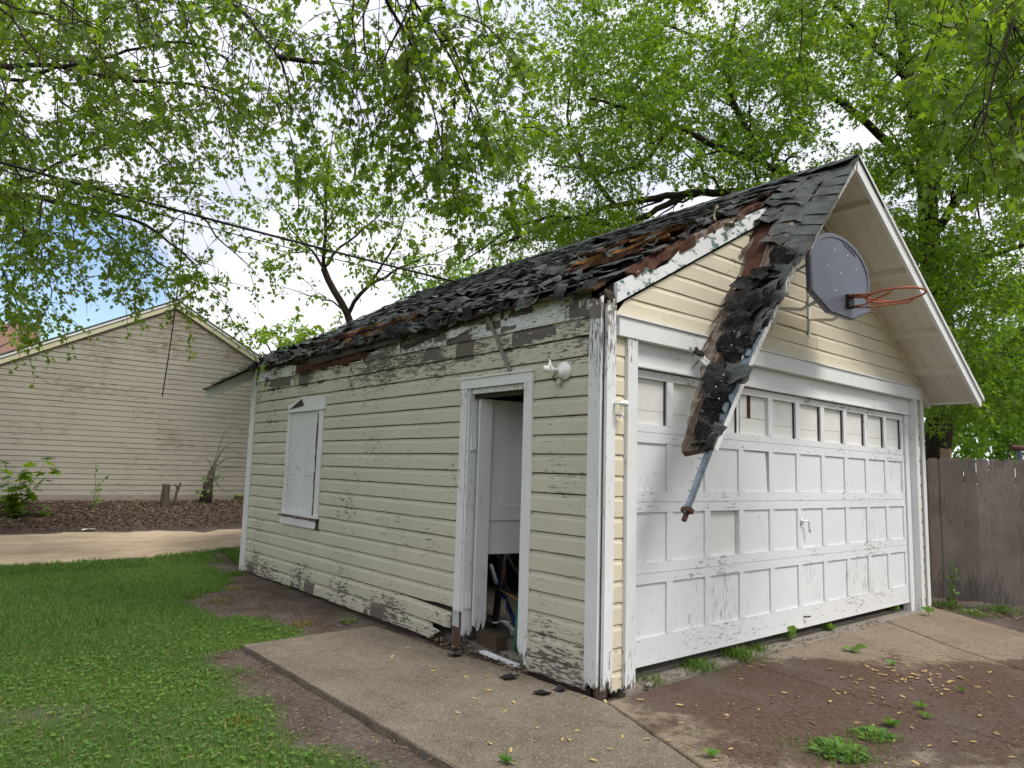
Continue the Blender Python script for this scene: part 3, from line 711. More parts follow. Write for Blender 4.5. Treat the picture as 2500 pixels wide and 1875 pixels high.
def scrap_mesh(name, seed, w, l, bend, mat, rag=.16, n=6, th=.006):
    r = random.Random(seed); me = bpy.data.meshes.new(name); V = []; Fc = []
    ph = [r.uniform(0, 6) for _ in range(4)]; q = {}
    for j in range(n):
        for i in range(n):
            u = i / (n - 1) - .5; v = j / (n - 1) - .5; k = 1 - rag * r.random() * (1 if i in (0, n - 1) or j in (0, n - 1) else .15)
            z = bend * (math.sin(u * 4.2 + ph[0]) * .5 + math.sin(v * 5 + ph[1]) * .5 + (u * math.cos(ph[2]) + v * math.sin(ph[2])) ** 2 * 2.2) + r.uniform(-.2, .2) * bend
            q[i, j] = (u * w * k, v * l * k, z)
    for lay in (0, 1):
        for j in range(n):
            for i in range(n): p = q[i, j]; V.append((p[0], p[1], p[2] - (th if lay == 0 else 0)))
    g = lambda lay, j, i: lay * n * n + j * n + i
    for j in range(n - 1):
        for i in range(n - 1):
            Fc.append((g(1, j, i), g(1, j, i + 1), g(1, j + 1, i + 1), g(1, j + 1, i))); Fc.append((g(0, j + 1, i), g(0, j + 1, i + 1), g(0, j, i + 1), g(0, j, i)))
    for i in range(n - 1):
        for (j, f) in ((0, 0), (n - 1, 1)):
            a, b, c, d = g(0, j, i), g(0, j, i + 1), g(1, j, i + 1), g(1, j, i); Fc.append((a, b, c, d) if not f else (d, c, b, a))
            a, b, c, d = g(0, i, j), g(0, i + 1, j), g(1, i + 1, j), g(1, i, j); Fc.append((d, c, b, a) if not f else (a, b, c, d))
    me.from_pydata(V, [], Fc); me.materials.append(mat); return me
SH = [shingle_mesh(i, curl=.003 + .005 * (i % 3), rag=.006) for i in range(6)]
SHC = [shingle_mesh(20 + i, curl=(-.02, .012, .022, .03, -.012, .04)[i], rag=.035) for i in range(6)]
DOWN = Vector((-1, 0, -.578)).normalized(); NORM = Vector((-.578, 0, 1)).normalized(); YD_ = Vector((0, 1, 0))
def in_hole(x, y):
    return (.70 < x < 1.66 and y < 1.12 - .45 * abs(x - 1.2) + .2 * math.sin(9 * x))
todo = []
course = 0; d = .10; SL = 2.9 * SN
while d < SL + .13:
    y = -.02 + (course % 2) * .16 + rng.uniform(-.05, .05); x = 2.9 - d / SN
    while y < 7.16:
        low = sstep(1.9, 3.1, d); wav = .025 * math.sin(y * 2.1 + course) * float(low)
        if in_hole(x, y): y += .322; continue
        p = rng.random(); rot = rng.gauss(0, .015 + .09 * float(low)); lift = rng.uniform(0, .004) + float(low) * rng.uniform(0, .022)
        if d > SL - .60 and p < (.5 if 2.7 < y < 5.2 else .06): y += .322; continue       # lost ones along the eave
        me = (SHC if p < .05 + .45 * float(low) else SH)[rng.randrange(6)]
        top = P_left(2.9 - (d - .215) / SN, y + .16, .008 + lift + wav * .5)
        q = Matrix.Rotation(rot, 3, NORM)
        if p < .04 + .16 * float(low): q = q @ Matrix.Rotation(rng.uniform(-.12, .22), 3, YD_)
        c0 = q @ YD_; c1 = q @ DOWN; c2 = c0.cross(c1) * -1
        if c2.dot(NORM) < 0: c2 = -c2
        mt = Matrix(((c0.x, c1.x, c2.x, top.x), (c0.y, c1.y, c2.y, top.y), (c0.z, c1.z, c2.z, top.z + rng.uniform(-.006, .006) * float(low)), (0, 0, 0, 1)))
        dist = (top - Vector(CAM)).length; todo.append((dist / (1 + .4 * float(low)), me, mt)); y += .322
    d += .134; course += 1
todo.sort(key=lambda t: t[0])
off = LOC['roof']
def place(me, mt, name, parent, mat=None):
    o = bpy.data.objects.new(name, me); link(o, parent); t = mt.copy(); t.translation = mt.translation - LOC[parent.name]; o.matrix_basis = t; LOC[o.name] = mt.translation.copy(); return o
for dd_, me, mt in todo[:292]: place(me, mt, 'shingle', roof)
V = []; Fc = []
for dd_, me, mt in todo[292:]:
    k = len(V); V += [tuple(mt @ v.co) for v in me.vertices]; Fc += [tuple(i + k for i in p.vertices) for p in me.polygons]
mesh_np('shingle_field', np.array(V), Fc, M_shing, roof, kind='stuff')
# ridge caps
m = MB(); prof = [(-.15, -.085), (-.05, -.012), (.0, .008), (.05, -.016), (.14, -.08)]
pts = [];
for lay in (0, -.008):
    for yy in (0, .27):
        for (a, b) in prof: pts.append((a, yy, b + lay + (.012 if yy == 0 else 0)))
n5 = 5; fc = []
for i in range(4): fc += [(i, i + 1, 5 + i + 1, 5 + i), (10 + i, 15 + i, 15 + i + 1, 10 + i + 1), (i, 10 + i, 10 + i + 1, i + 1)]
m.add(pts, fc); o = m.build('ridge_cap', M_shing, roof, origin=(0, 0, 0)); o.location = Vector((2.9, -.57, 4.585)) - off; cap = o
for i in range(1, 36):
    c = cap.copy(); COL.objects.link(c); c.parent = roof; c.location = Vector((2.9 + rng.uniform(-.012, .012), -.57 + i * .215, 4.585 + rng.uniform(-.006, .006))) - off; c.rotation_euler = (0, 0, rng.uniform(-.05, .05))
# right slope covering (seen only on edge)
m = MB(); m.prism([(2.88, -.585, 4.575), (6.115, -.585, zr(6.115) + .005), (6.115, 7.16, zr(6.115) + .005), (2.88, 7.16, 4.575)], (0, 0, .018)); m.build('shingle_cover', M_shing, roof)

def on_roof(me, x, y, h, rot, tilt, sc, name):
    q = Matrix.Rotation(rot, 3, NORM) @ Matrix.Rotation(tilt, 3, YD_) @ Matrix.Rotation(rng.uniform(-.25, .25), 3, DOWN)
    c0 = q @ YD_; c1 = q @ DOWN; c2 = q @ NORM; p = P_left(x, y, h)
    return place(me, Matrix(((c0.x * sc, c1.x * sc, c2.x * sc, p.x), (c0.y * sc, c1.y * sc, c2.y * sc, p.y), (c0.z * sc, c1.z * sc, c2.z * sc, p.z), (0, 0, 0, 1))), name, roof)
RS = [scrap_mesh('torn_shingle', 80 + i, .22, .17, .010 + .007 * i, M_shing, .22, 6, .008) for i in range(6)]
RF = [scrap_mesh('felt_scrap', 90 + i, .24, .20, .02 + .012 * i, M_felt, .25, 6, .004) for i in range(4)]
for i in range(95):
    y = rng.uniform(.05, 6.9); x = abs(rng.gauss(.0, .42)) - .02
    if rng.random() < .25: x = rng.uniform(.5, 1.5); y = rng.uniform(.05, 3.2)
    on_roof(rng.choice(RS), x, y, .025 + rng.random() * .03, rng.uniform(-.25, .25), rng.uniform(-.05, .12), rng.uniform(.7, 1.1), 'torn_shingle')
for i in range(34):      # debris along the broken front edge of the slope
    on_roof(rng.choice(RS + RF), rng.uniform(.15, 2.1), rng.uniform(-.02, .22), rng.uniform(-.03, .03), rng.uniform(-.8, .8), rng.uniform(-.3, .3), rng.uniform(.45, .8), 'torn_shingle')
for i in range(28):
    y = rng.uniform(.1, 6.8); on_roof(rng.choice(RF), rng.uniform(-.03, .35), y, .02 + rng.random() * .025, rng.uniform(-.8, .8), rng.uniform(-.1, .3), rng.uniform(.6, 1.1), 'felt_scrap')
for i in range(64):      # ragged ends drooping over the frieze
    y = rng.uniform(.05, 2.6) if rng.random() < .6 else rng.uniform(2.6, 6.8); on_roof(rng.choice(RS + RF), rng.uniform(-.105, -.05), y, rng.uniform(.0, .03), rng.uniform(-.3, .3), rng.uniform(-.75, -.2), rng.uniform(.6, 1.0), 'torn_shingle')
# ---- soffit, lookouts and rake on the right of the gable
for i in range(3):
    y0_, y1_ = -.535 + i * .179, -.535 + (i + 1) * .179 - .003
    m = MB(); m.prism([(2.93, y0_, zr(2.93) - .050), (5.845, y0_, zr(5.845) - .050), (5.845, y1_, zr(5.845) - .050), (2.93, y1_, zr(2.93) - .050)], (0, 0, .018)); m.build('soffit_board', M_soffit, roof)
for i in range(3):
    xa, xb = 5.85 + i * .085, 5.85 + (i + 1) * .085 - .004
    m = MB(); m.prism([(xa, -.535, zr(xa) - .052), (xb, -.535, zr(xb) - .052), (xb, 7.1, zr(xb) - .052), (xa, 7.1, zr(xa) - .052)], (0, 0, .02)); m.build('soffit_board', M_soffit, roof)
for xl in (3.30, 4.13, 4.95, 5.53):
    m = MB(); z0 = zr(xl) - .052; m.prism([(xl - .025, -.525, z0 + .016), (xl + .025, -.525, z0 - .016), (xl + .025, -.525, z0 - .075), (xl - .025, -.525, z0 - .045)], (0, .515, 0)); m.build('lookout', M_soffit, roof)
m = MB(); m.prism([(5.80, -.012, zr(5.8) - .06), (6.08, -.012, zr(6.08) - .06), (6.08, -.012, zr(6.08) - .13), (6.02, -.012, zr(6.02) - .17), (5.80, -.012, zr(5.80) - .17)], (0, .05, 0)); m.build('rafter_tail', M_soffit, roof)
m = MB(); m.box(6.095, 6.112, -.535, 7.1, zr(6.1) - .075, zr(6.1) - .012); m.build('eave_fascia', M_trimx, roof)
M_rakeR = M_trimx
def zk(x, o): return zr(x) + o
m = MB(); m.prism([(2.885, -.570, 4.43), (2.905, -.570, zk(2.905, .002)), (6.105, -.570, zk(6.105, .002)), (6.105, -.570, zk(6.105, -.10)), (6.065, -.570, zk(6.065, -.145)), (2.905, -.570, zk(2.905, -.145))], (0, .033, 0)); m.build('rake_board', M_rakeR, roof)
m = MB(); m.prism([(2.90, -.590, zk(2.9, -.002)), (2.90, -.590, zk(2.9, .026)), (6.15, -.590, zk(6.15, .026)), (6.15, -.590, zk(6.15, -.022))], (0, .019, 0)); m.build('rake_moulding', M_trimx, roof)
m = MB(); m.prism([(2.96, -.030, zr(2.96) - .055), (5.78, -.030, zr(5.78) - .055), (5.78, -.030, zr(5.78) - .165), (5.66, -.030, zr(5.66) - .15), (2.96, -.030, zr(2.96) - .15)], (0, .028, 0)); m.build('gable_trim', M_front, roof)

# ---- left rake board on the wall, rotten stuff above it
def zlow(x): return 2.690 + .557 * x
pts = [(.07, zlow(.07)), (2.16, zlow(2.16))]; up = []
for i in range(15):
    x = 2.16 - i * (2.09 / 14); h = .150 + rng.uniform(-.02, .012) - (.05 if i in (11, 10) else 0) - (.03 if i == 0 else 0); up.append((x, zlow(x) + h))
m = MB(); m.prism([(p[0], -.048, p[1]) for p in pts + up], (0, .034, 0)); m.build('rake_board', M_rake, roof)
lump('rotten_rafter', (.25, -.005, zlow(.25) + .155), (1.02, -.005, zlow(1.02) + .165), .09, .08, M_rotred, roof, 12, .5)
lump('rotten_rafter', (.95, .0, zlow(.95) + .17), (1.75, .0, zlow(1.75) + .165), .09, .075, M_rot, roof, 12, .45)
lump('rotten_rafter', (1.6, .02, zlow(1.6) + .185), (2.1, .0, zlow(2.1) + .18), .08, .05, M_rotred, roof, 8, .4)
lump('rotten_plank', P_left(1.62, .12, .0), P_left(1.50, 1.25, .02), .05, .035, M_orange, roof, 8, .5)
lump('rotten_plank', P_left(1.28, .10, .02), P_left(1.18, .75, .05), .10, .02, M_orange, roof, 8, .4)
lump('rotten_plank', P_left(.98, .15, .01), P_left(.90, 1.5, .02), .06, .03, M_rotred, roof, 8, .5)
lump('rotten_plank', P_left(1.62, .95, .015), P_left(1.45, 1.75, .02), .09, .02, M_orange, roof, 8, .4)
for (a, b, w, h, mt) in (((.30, 2.55), (.20, 3.55), .07, .03, M_orange), ((.14, 2.9), (.10, 4.3), .09, .04, M_rotred), ((.42, 3.4), (.30, 4.6), .08, .03, M_orange), ((.22, 4.4), (.16, 5.5), .07, .03, M_rotred), ((1.35, .18), (1.05, 1.25), .10, .03, M_rotred), ((.92, .12), (.70, 1.05), .08, .03, M_orange), ((.55, .08), (.40, .8), .08, .04, M_rotred), ((.10, 1.6), (.06, 2.6), .05, .03, M_plank)):
    lump('rotten_plank', P_left(a[0], a[1], .045), P_left(b[0], b[1], .05), w, h, mt, roof, 12, .5)
# ---- frieze under the left eave: four pieces with a rotted gap
def frz(y0_, y1_, zt0=2.80, zt1=2.80, rag=(0, 0), split=False):
    m = MB(); n = 9; top = []; bot = []
    for i in range(n + 1):
        t = i / n; y = y0_ + (y1_ - y0_) * t; top.append((-.030, y, zt0 + (zt1 - zt0) * t + rng.uniform(-.012, .006))); bot.append((-.030, y, 2.652))
    m.prism(bot + top[::-1], (.022, 0, 0)); m.build('frieze_board', M_frieze, garage)
frz(.135, 1.90, 2.885, 2.86); frz(1.925, 2.74, 2.83, 2.79); frz(2.775, 3.58, 2.79, 2.70); frz(5.15, 6.60, 2.77, 2.82)
m = MB(); m.prism([(-.05, 1.20, 2.815), (-.045, 1.89, 2.672), (-.05, 1.90, 2.765), (-.055, 1.25, 2.845)], (.014, 0, 0)); m.build('loose_frieze', M_frieze, garage)
m = MB(); m.prism([(-.05, 1.96, 2.765), (-.045, 2.68, 2.668), (-.05, 2.72, 2.71), (-.055, 1.95, 2.815)], (.014, 0, 0)); m.build('loose_frieze', M_plank, garage)
m = MB(); m.box(-.028, .0, .13, LY - .13, 2.640, 2.651); m.build('frieze_ledge', M_frieze, garage)
lump('eave_plank', (-.055, 1.30, 2.850), (-.065, 4.75, 2.755), .022, .095, M_plank, garage, 16, .12)
lump('rotten_plank', (-.01, 3.45, 2.70), (-.02, 5.25, 2.70), .07, .10, M_rotred, garage, 14, .5)
lump('rotten_plank', (-.03, 2.75, 2.895), (-.03, 3.9, 2.865), .06, .045, M_orange, garage, 14, .5)
lump('rotten_plank', (.06, 3.25, 2.955), (.02, 3.95, 2.925), .10, .040, M_orange, garage, 12, .6)
lump('rotten_plank', (.10, 3.4, 2.99), (.06, 4.7, 2.97), .07, .03, M_rotred, garage, 12, .5)
lump('rotten_plank', (-.03, 4.7, 2.80), (-.03, 6.5, 2.84), .04, .07, M_plank, garage, 12, .4)
lump('rotten_plank', (.0, 5.0, 2.88), (.0, 6.7, 2.90), .08, .04, M_rotred, garage, 12, .4)
lump('rotten_rafter', (.02, .02, 2.74), (.16, .0, 2.87), .07, .10, M_darkin, garage, 6, .5)
# back rake: the one piece of the old overhang that is still there
m = MB(); m.prism([(.10, 7.10, zl(.10) - .03), (-.60, 7.10, zl(-.60) - .02), (-.60, 7.10, zl(-.60) - .155), (-.40, 7.10, zl(-.40) - .205), (.10, 7.10, zl(.10) - .20)], (0, .03, 0)); m.build('rake_board', M_trimx, roof)
m = MB(); m.prism([(.10, 7.102, zl(.10) - .03), (2.9, 7.102, zl(2.9) - .03), (2.9, 7.102, zl(2.9) - .17), (.10, 7.102, zl(.10) - .17)], (0, .026, 0)); m.build('rake_board', M_trimx, roof)
m = MB(); m.hexa([P_left(.1, 6.86, -.03), P_left(-.63, 6.96, -.03), P_left(-.63, 7.15, -.03), P_left(.1, 7.15, -.03), P_left(.1, 6.86, -.006), P_left(-.63, 6.96, -.006), P_left(-.63, 7.15, -.006), P_left(.1, 7.15, -.006)]); m.build('roof_plank', M_plank, roof)
for i in range(5):
    q = Matrix.Rotation(rng.uniform(-.08, .08), 3, NORM); c0 = q @ YD_; c1 = q @ DOWN; tp = P_left(.20 - i * .135, 7.01, .012)
    place(SH[i], Matrix(((c0.x, c1.x, NORM.x, tp.x), (c0.y, c1.y, NORM.y, tp.y), (c0.z, c1.z, NORM.z, tp.z), (0, 0, 0, 1))), 'shingle', roof)

# ================================================================== the eave strip that has come down across the gable
A_ = np.array([(2.91, -.55, 4.575), (2.5, -.55, 4.125), (2.06, -.55, 3.647), (1.66, -.55, 3.268), (.99, -.55, 2.397), (.51, -.55, 1.70), (.167, -.55, 1.165)])
I_ = np.array([(2.91, .02, 4.575), (2.50, .02, 4.33), (2.10, -.02, 3.93), (1.70, -.14, 3.34), (.99, -.26, 2.42), (.50, -.37, 1.70), (.2, -.45, 1.2)])
SL_ = np.concatenate([[0], np.cumsum(np.linalg.norm(np.diff(A_, axis=0), axis=1))]); SL_ /= SL_[5]
def fl(s, w, h=0.0):
    a = np.array([np.interp(s, SL_, A_[:, i]) for i in range(3)]); b = np.array([np.interp(s, SL_, I_[:, i]) for i in range(3)])
    a2 = np.array([np.interp(s + .02, SL_, A_[:, i]) for i in range(3)])
    t = a2 - a; t /= np.linalg.norm(t) + 1e-9; wd = (b - a) / np.linalg.norm(b - a); n = np.cross(wd, t)
    if n[2] < 0: n = -n
    n /= np.linalg.norm(n)
    return Vector(a * (1 - w) + b * w + n * h), Vector(t), Vector(wd), Vector(n)
def ribbon(name, s0, s1, w0, w1, h0, h1, mat, parent, n=14, jw=0., jh=0., endj=0.):
    m = MB(); pts = []
    for i in range(n + 1):
        s = s0 + (s1 - s0) * i / n; e = endj if i in (0, n) else 0
        wa = (w0(s) if callable(w0) else w0) + rng.uniform(-jw, jw); wb = (w1(s) if callable(w1) else w1) + rng.uniform(-jw, jw)
        for (w, h) in ((wa, h0), (wb, h0), (wb, h1), (wa, h1)): pts.append(fl(s + rng.uniform(-e, e), w, h + rng.uniform(-jh, jh))[0])
    Fc = [(0, 1, 2, 3), (n * 4 + 3, n * 4 + 2, n * 4 + 1, n * 4)]
    for i in range(n):
        for q in range(4): Fc.append((i * 4 + q, i * 4 + (q + 1) % 4, (i + 1) * 4 + (q + 1) % 4, (i + 1) * 4 + q))
    m.add(pts, Fc); return m.build(name, mat, parent)
fe = ribbon('fallen_eave', .0, .55, .04, .96, -.035, -.012, M_deckw, garage, 12)
fe['label'] = 'torn roof edge strip hanging diagonally across the gable'
ribbon('soffit_board', .0, .62, .02, lambda s: .5, -.055, -.037, M_soffit, fe, 12)
ribbon('edge_board', .0, 1.0, -.03, .02, -.062, -.008, M_trim, fe, 20, .004)
ribbon('drip_edge', .69, SL_[6] - .025, -.06, lambda s: .085 + .07 * min(1, max(0, s - .8) / .2), -.006, .030, M_galv, fe, 24, .003, .002)
e0_, t_, w_, n_ = fl(SL_[6] - .03, .02, .0)
m = MB(); m.bar(e0_ + n_ * .008, e0_ + t_ * .075 + n_ * .008, .028, .022, n_); m.build('bar_stub', M_rust, fe)
m = MB(); m.bar(e0_ - t_ * .02 + n_ * .011, e0_ + t_ * .012 + n_ * .011, .075, .045, n_); m.build('bar_band', M_rust, fe)
def wl(s): return 1.0
ribbon('rotten_plank', .33, .64, lambda s: .60, lambda s: 1.12, -.03, .0, M_rotred, fe, 16, .05, .006, .01)
ribbon('rotten_plank', .34, .58, lambda s: .36, lambda s: .72, .002, .022, M_rotdiag, fe, 12, .04, .006, .012)
ribbon('rotten_plank', .58, 1.01, lambda s: .50 - .20 * max(0, s - .8) / .2, lambda s: 1.26, -.02, .034, M_rotdiag, fe, 34, .075, .012, .012)
for (sa, sb, w, hh) in ((.60, .74, 1.22, .03), (.70, .86, 1.30, .015), (.82, .99, 1.18, .03), (.62, .80, .78, .045), (.78, .98, .85, .045), (.40, .56, .66, .035)):
    lump('splinter', fl(sa, w, hh)[0], fl(sb, w + rng.uniform(-.12, .12), hh)[0], .035, .022, rng.choice([M_rot, M_rotdiag, M_rotred]), fe, 10, .5, (.9, .35))
ribbon('rotten_plank', .50, .78, lambda s: .88, lambda s: 1.30 - .3 * abs(s - .62) / .15, -.05, -.025, M_rotred, fe, 16, .07, .01, .02)
e1 = fl(.80, 1.0, -.02)[0]
m = MB(); m.prism([e1 + Vector((.02, .02, -.06)), e1 + Vector((-.17, .10, .12)), e1 + Vector((-.19, .10, .155)), e1 + Vector((-.11, .09, .15)), e1 + Vector((.03, .02, .0))], (.0, -.02, .0)); m.build('split_board', M_trim, fe)
lump('splinter', e1 + Vector((-.16, .07, .135)), e1 + Vector((-.08, .06, .10)), .05, .04, M_darkin, fe, 4, .6)
FS = [scrap_mesh('felt_scrap', 40 + i, .21, .20, .030 + .008 * i, M_felt, .2, 8) for i in range(6)]
SS = [scrap_mesh('shingle_scrap', 60 + i, .18, .16, .012 + .005 * i, M_shing, .2) for i in range(6)]
def on_flap(me, s, w, h, rot=None, sc=1., name='felt_scrap', tilt=.35):
    p, t, wd, n = fl(s, w, h); q = Matrix.Rotation(rng.uniform(-.6, .6) if rot is None else rot, 3, n) @ Matrix.Rotation(rng.uniform(-tilt, tilt), 3, t)
    c0 = (q @ wd).normalized(); c1 = (q @ t).normalized(); c2 = (q @ n).normalized()
    mt = Matrix(((c0.x * sc, c1.x * sc, c2.x * sc, p.x), (c0.y * sc, c1.y * sc, c2.y * sc, p.y), (c0.z * sc, c1.z * sc, c2.z * sc, p.z), (0, 0, 0, 1)))
    return place(me, mt, name, fe)
# two columns of shingles still nailed to the upper part
s = .0; r_ = 0
while s < .47:
    for (w, wd_) in ((.12, 1.0), (.50, 1.0), (.84, .8)):
        if w > .3 and s > (.40 if w < .6 else .34): continue
        p, t, wdv, n = fl(s - .005 + (.02 if w == .50 else 0), w, .014 + .006 * (w > .3)); rot = rng.uniform(-.035, .035) * (1 + 6 * (w > .3)); q = Matrix.Rotation(rot, 3, n)
        c0 = (q @ wdv); c1 = (q @ t); c0 = (c0 - c1 * c0.dot(c1)).normalized(); c2 = n
        sc = .70
        place((SH if w < .3 and r_ % 4 else SHC)[r_ % 6], Matrix(((c0.x * sc, c1.x, c2.x, p.x), (c0.y * sc, c1.y, c2.y, p.y), (c0.z * sc, c1.z, c2.z, p.z), (0, 0, 0, 1))), 'shingle', fe)
        r_ += 1
    s += .046
for s, w, sc in ((.50, .22, 1.25), (.565, .62, 1.15), (.60, .38, 1.1), (.60, .72, .9), (.645, .30, 1.2), (.655, .60, 1.1), (.70, .55, 1.05), (.71, .30, 1.1), (.745, .42, .9), (.765, .20, .8), (.79, .38, .8), (.845, .62, .85), (.86, .30, .85), (.885, .45, .9), (.905, .25, .8), (.93, .36, .8), (.95, .18, .6), (.985, .35, .75)):
    on_flap(rng.choice(FS), s, w * .95 + .03, .032 + rng.random() * .035, sc=sc * 1.05)
for s, w, sc in ((.585, .18, 1.15), (.615, .52, .9), (.64, .06, 1.1), (.68, .10, 1.1), (.715, .04, 1.2), (.735, .14, 1.0), (.835, .02, 1.2), (.995, .06, .75)):
    on_flap(rng.choice(SS), s, w, .05 + rng.random() * .012, rot=rng.uniform(-.3, .3), sc=sc, name='shingle_scrap')
on_flap(FS[1], 1.0, .0, .05, sc=.75)
for s, w, sc in ((.49, .0, .9), (.53, .08, 1.0), (.56, -.04, .85), (.61, -.08, .9), (.645, -.05, .95), (.675, -.10, .8), (.70, .0, .9), (.84, -.10, .9), (.97, -.08, .7)):
    on_flap(rng.choice(SS), s, w, .045 + rng.random() * .03, rot=rng.uniform(-.5, .5), sc=sc, name='shingle_scrap', tilt=.5)
for s, w, sc in ((.57, .85, .9), (.63, .9, .8), (.68, .8, .9), (.75, .7, .8), (.82, .75, .7), (.55, .4, 1.0), (.66, .2, 1.0), (.72, .35, .9)):
    on_flap(rng.choice(FS), s, w, .05 + rng.random() * .03, sc=sc, tilt=.6)
for s, w, dx in ((.58, 1.25, .10), (.66, 1.32, .14), (.73, 1.38, .10), (.78, 1.36, .13), (.88, 1.25, .08)):
    p_, t_, w_, n_ = fl(s, w, .01); lump('splinter', p_ - t_ * .10, p_ + t_ * dx + w_ * rng.uniform(.0, .06) + n_ * rng.uniform(-.02, .04), .03, .02, rng.choice([M_rot, M_rotdiag]), fe, 8, .6, (1, .2))
ribbon('felt_strip', 1.0, 1.12, .10, .20, -.02, .012, M_felt, fe, 14, .05, .004)
for s in (.62, .66, .70, .735, .84, .87, .90, .93, .64, .72, .885, .76):
    p, t, wd, n = fl(s, rng.uniform(.2, .7), .075); m = MB(); m.lathe(p, n, [(0, .0055), (.002, .004)], 8); m.build('nail_head', M_whitep, fe)
m = MB()
for s in (1.03, 1.05, 1.08, 1.10, 1.13):
    p, t, wd, n = fl(s, .1, .01); m.tube([p, p + wd * .045 + n * rng.uniform(-.01, .02)], .0022, 4)
m.build('bent_nails', M_rust, fe, kind='stuff')

# ================================================================== things fixed to the garage
bb = empty('basketball_hoop', tuple(Vector((2.62, -.5, 2.97))), 'grey plastic backboard with rusty orange rim mounted on the gable', 'basketball hoop')
bx, by, bz = 2.615, -.5, 2.975
def outline(g):
    L_ = []
    L_ += [(-.24 + g * .4, g), (.20 - g * .4, g), (.565 - g, .135 + g * .45), (.585 - g, .38)]
    for i in range(17):
        a = math.radians(6 + i * 10.5); L_.append(((.588 - g) * math.cos(a), .415 + (.35 - g) * math.sin(a)))
    L_ += [(-.585 + g, .38), (-.575 + g, .135 + g * .45)]
    return L_
def oshape(g, y0_, y1_): m = MB(); m.prism([(bx + a, y0_, bz + b) for a, b in outline(g)], (0, y1_ - y0_, 0)); return m
bbm = MB(); a0 = outline(0); a1 = outline(.028); n = len(a0)
pts = [(bx + a, by + .03, bz + b) for a, b in a0] + [(bx + a, by - .008, bz + b) for a, b in a0] + [(bx + a, by - .022, bz + b) for a, b in outline(.012)] + [(bx + a, by - .022, bz + b) for a, b in outline(.042)] + [(bx + a, by - .014, bz + b) for a, b in outline(.047)]
fc = [tuple(range(4 * n, 5 * n)), tuple(range(n))[::-1]]
for l in range(4):
    for i in range(n): fc.append((l * n + i, l * n + (i + 1) % n, (l + 1) * n + (i + 1) % n, (l + 1) * n + i))
bbm.add(pts, fc); board = bbm.build('backboard', M_bb, bb)
for (a, b) in ((-.12, .60), (.13, .60), (-.02, .40), (-.27, .42), (-.12, .22), (.30, .5)):
    m = MB(); m.lathe((bx + a, by - .013, bz + b), (0, -1, 0), [(0, .009), (.004, .008), (.007, .003)], 10); m.build('bolt', M_whitep, board)
# raised brand plate at the upper right: a row of small block letters, unreadable at this size in the photograph
m = MB(); m.prism([(bx + .05, by - .014, bz + .695), (bx + .30, by - .014, bz + .628), (bx + .315, by - .014, bz + .668), (bx + .06, by - .014, bz + .735)], (0, -.006, 0)); m.build('maker_plate', M_bb, board)
m = MB()
for i in range(9):
    u = bx + .075 + i * .026; zz = bz + .705 - i * .0070
    for (p, q) in rng.sample([((0, 0), (0, .022)), ((.014, -.003), (.014, .019)), ((0, .022), (.014, .019)), ((0, .011), (.014, .008)), ((0, 0), (.014, -.003)), ((0, .022), (.014, -.003))], 4):
        m.bar((u + p[0], by - .0205, zz + p[1]), (u + q[0], by - .0205, zz + q[1]), .003, .004, (0, -1, 0))
m.build('maker_letters', M_black, board)
hx, hz = bx + .125, bz + .19
m = MB(); m.box(hx - .055, hx + .055, by - .045, by - .0145, hz - .09, hz + .03); m.build('rim_bracket', M_black, bb)
rc = Vector((hx + .01, by - .42, hz - .035)); RR = .232
ringp = [rc + Vector((math.cos(a) * RR, math.sin(a) * RR, .012 * -math.sin(a))) for a in np.linspace(0, 2 * PI, 41)]
m = MB(); m.tube(ringp, .0095, 8, False)
rim = m.build('rim', M_orim, bb, True)
m = MB(); m.prism([(hx - .05, by - .045, hz + .02), (hx + .05, by - .045, hz + .02), (hx + .045, by - .20, hz - .01), (hx - .045, by - .20, hz - .01)], (0, 0, -.012)); m.build('rim_neck', M_orim, bb)
m = MB()
for sgn in (-1, 1):
    a = math.radians(90 - sgn * 105); pe = rc + Vector((math.cos(a) * RR, math.sin(a) * RR, -.012 * math.sin(a) - .012))
    m.tube([(hx + sgn * .012, by - .05, hz - .085), (hx + sgn * .07, by - .19, hz - .095), pe + Vector((0, .03, -.02)), pe], .0075, 8)
    a = math.radians(90 - sgn * 60); pe = rc + Vector((math.cos(a) * RR, math.sin(a) * RR, -.012 * math.sin(a)))
    m.tube([(hx + sgn * .04, by - .06, hz + .02), pe], .008, 8)
m.build('rim_brace', M_orim, bb, True)
for sgn in (-1, 1):
    m = MB(); m.tube([(bx + sgn * .26, by + .03, bz + .14), (bx + sgn * .30, -.28, bz + .05), (bx + sgn * .34, -.02, bz + .10)], .016, 8)
    m.tube([(bx + sgn * .28, by + .03, bz + .52), (bx + sgn * .33, -.025, bz + .33)], .013, 8)
    m.box(bx + sgn * .34 - .02, bx + sgn * .34 + .02, -.035, -.022, bz - .05, bz + .45); m.build('mount_bracket', M_whitep, bb)

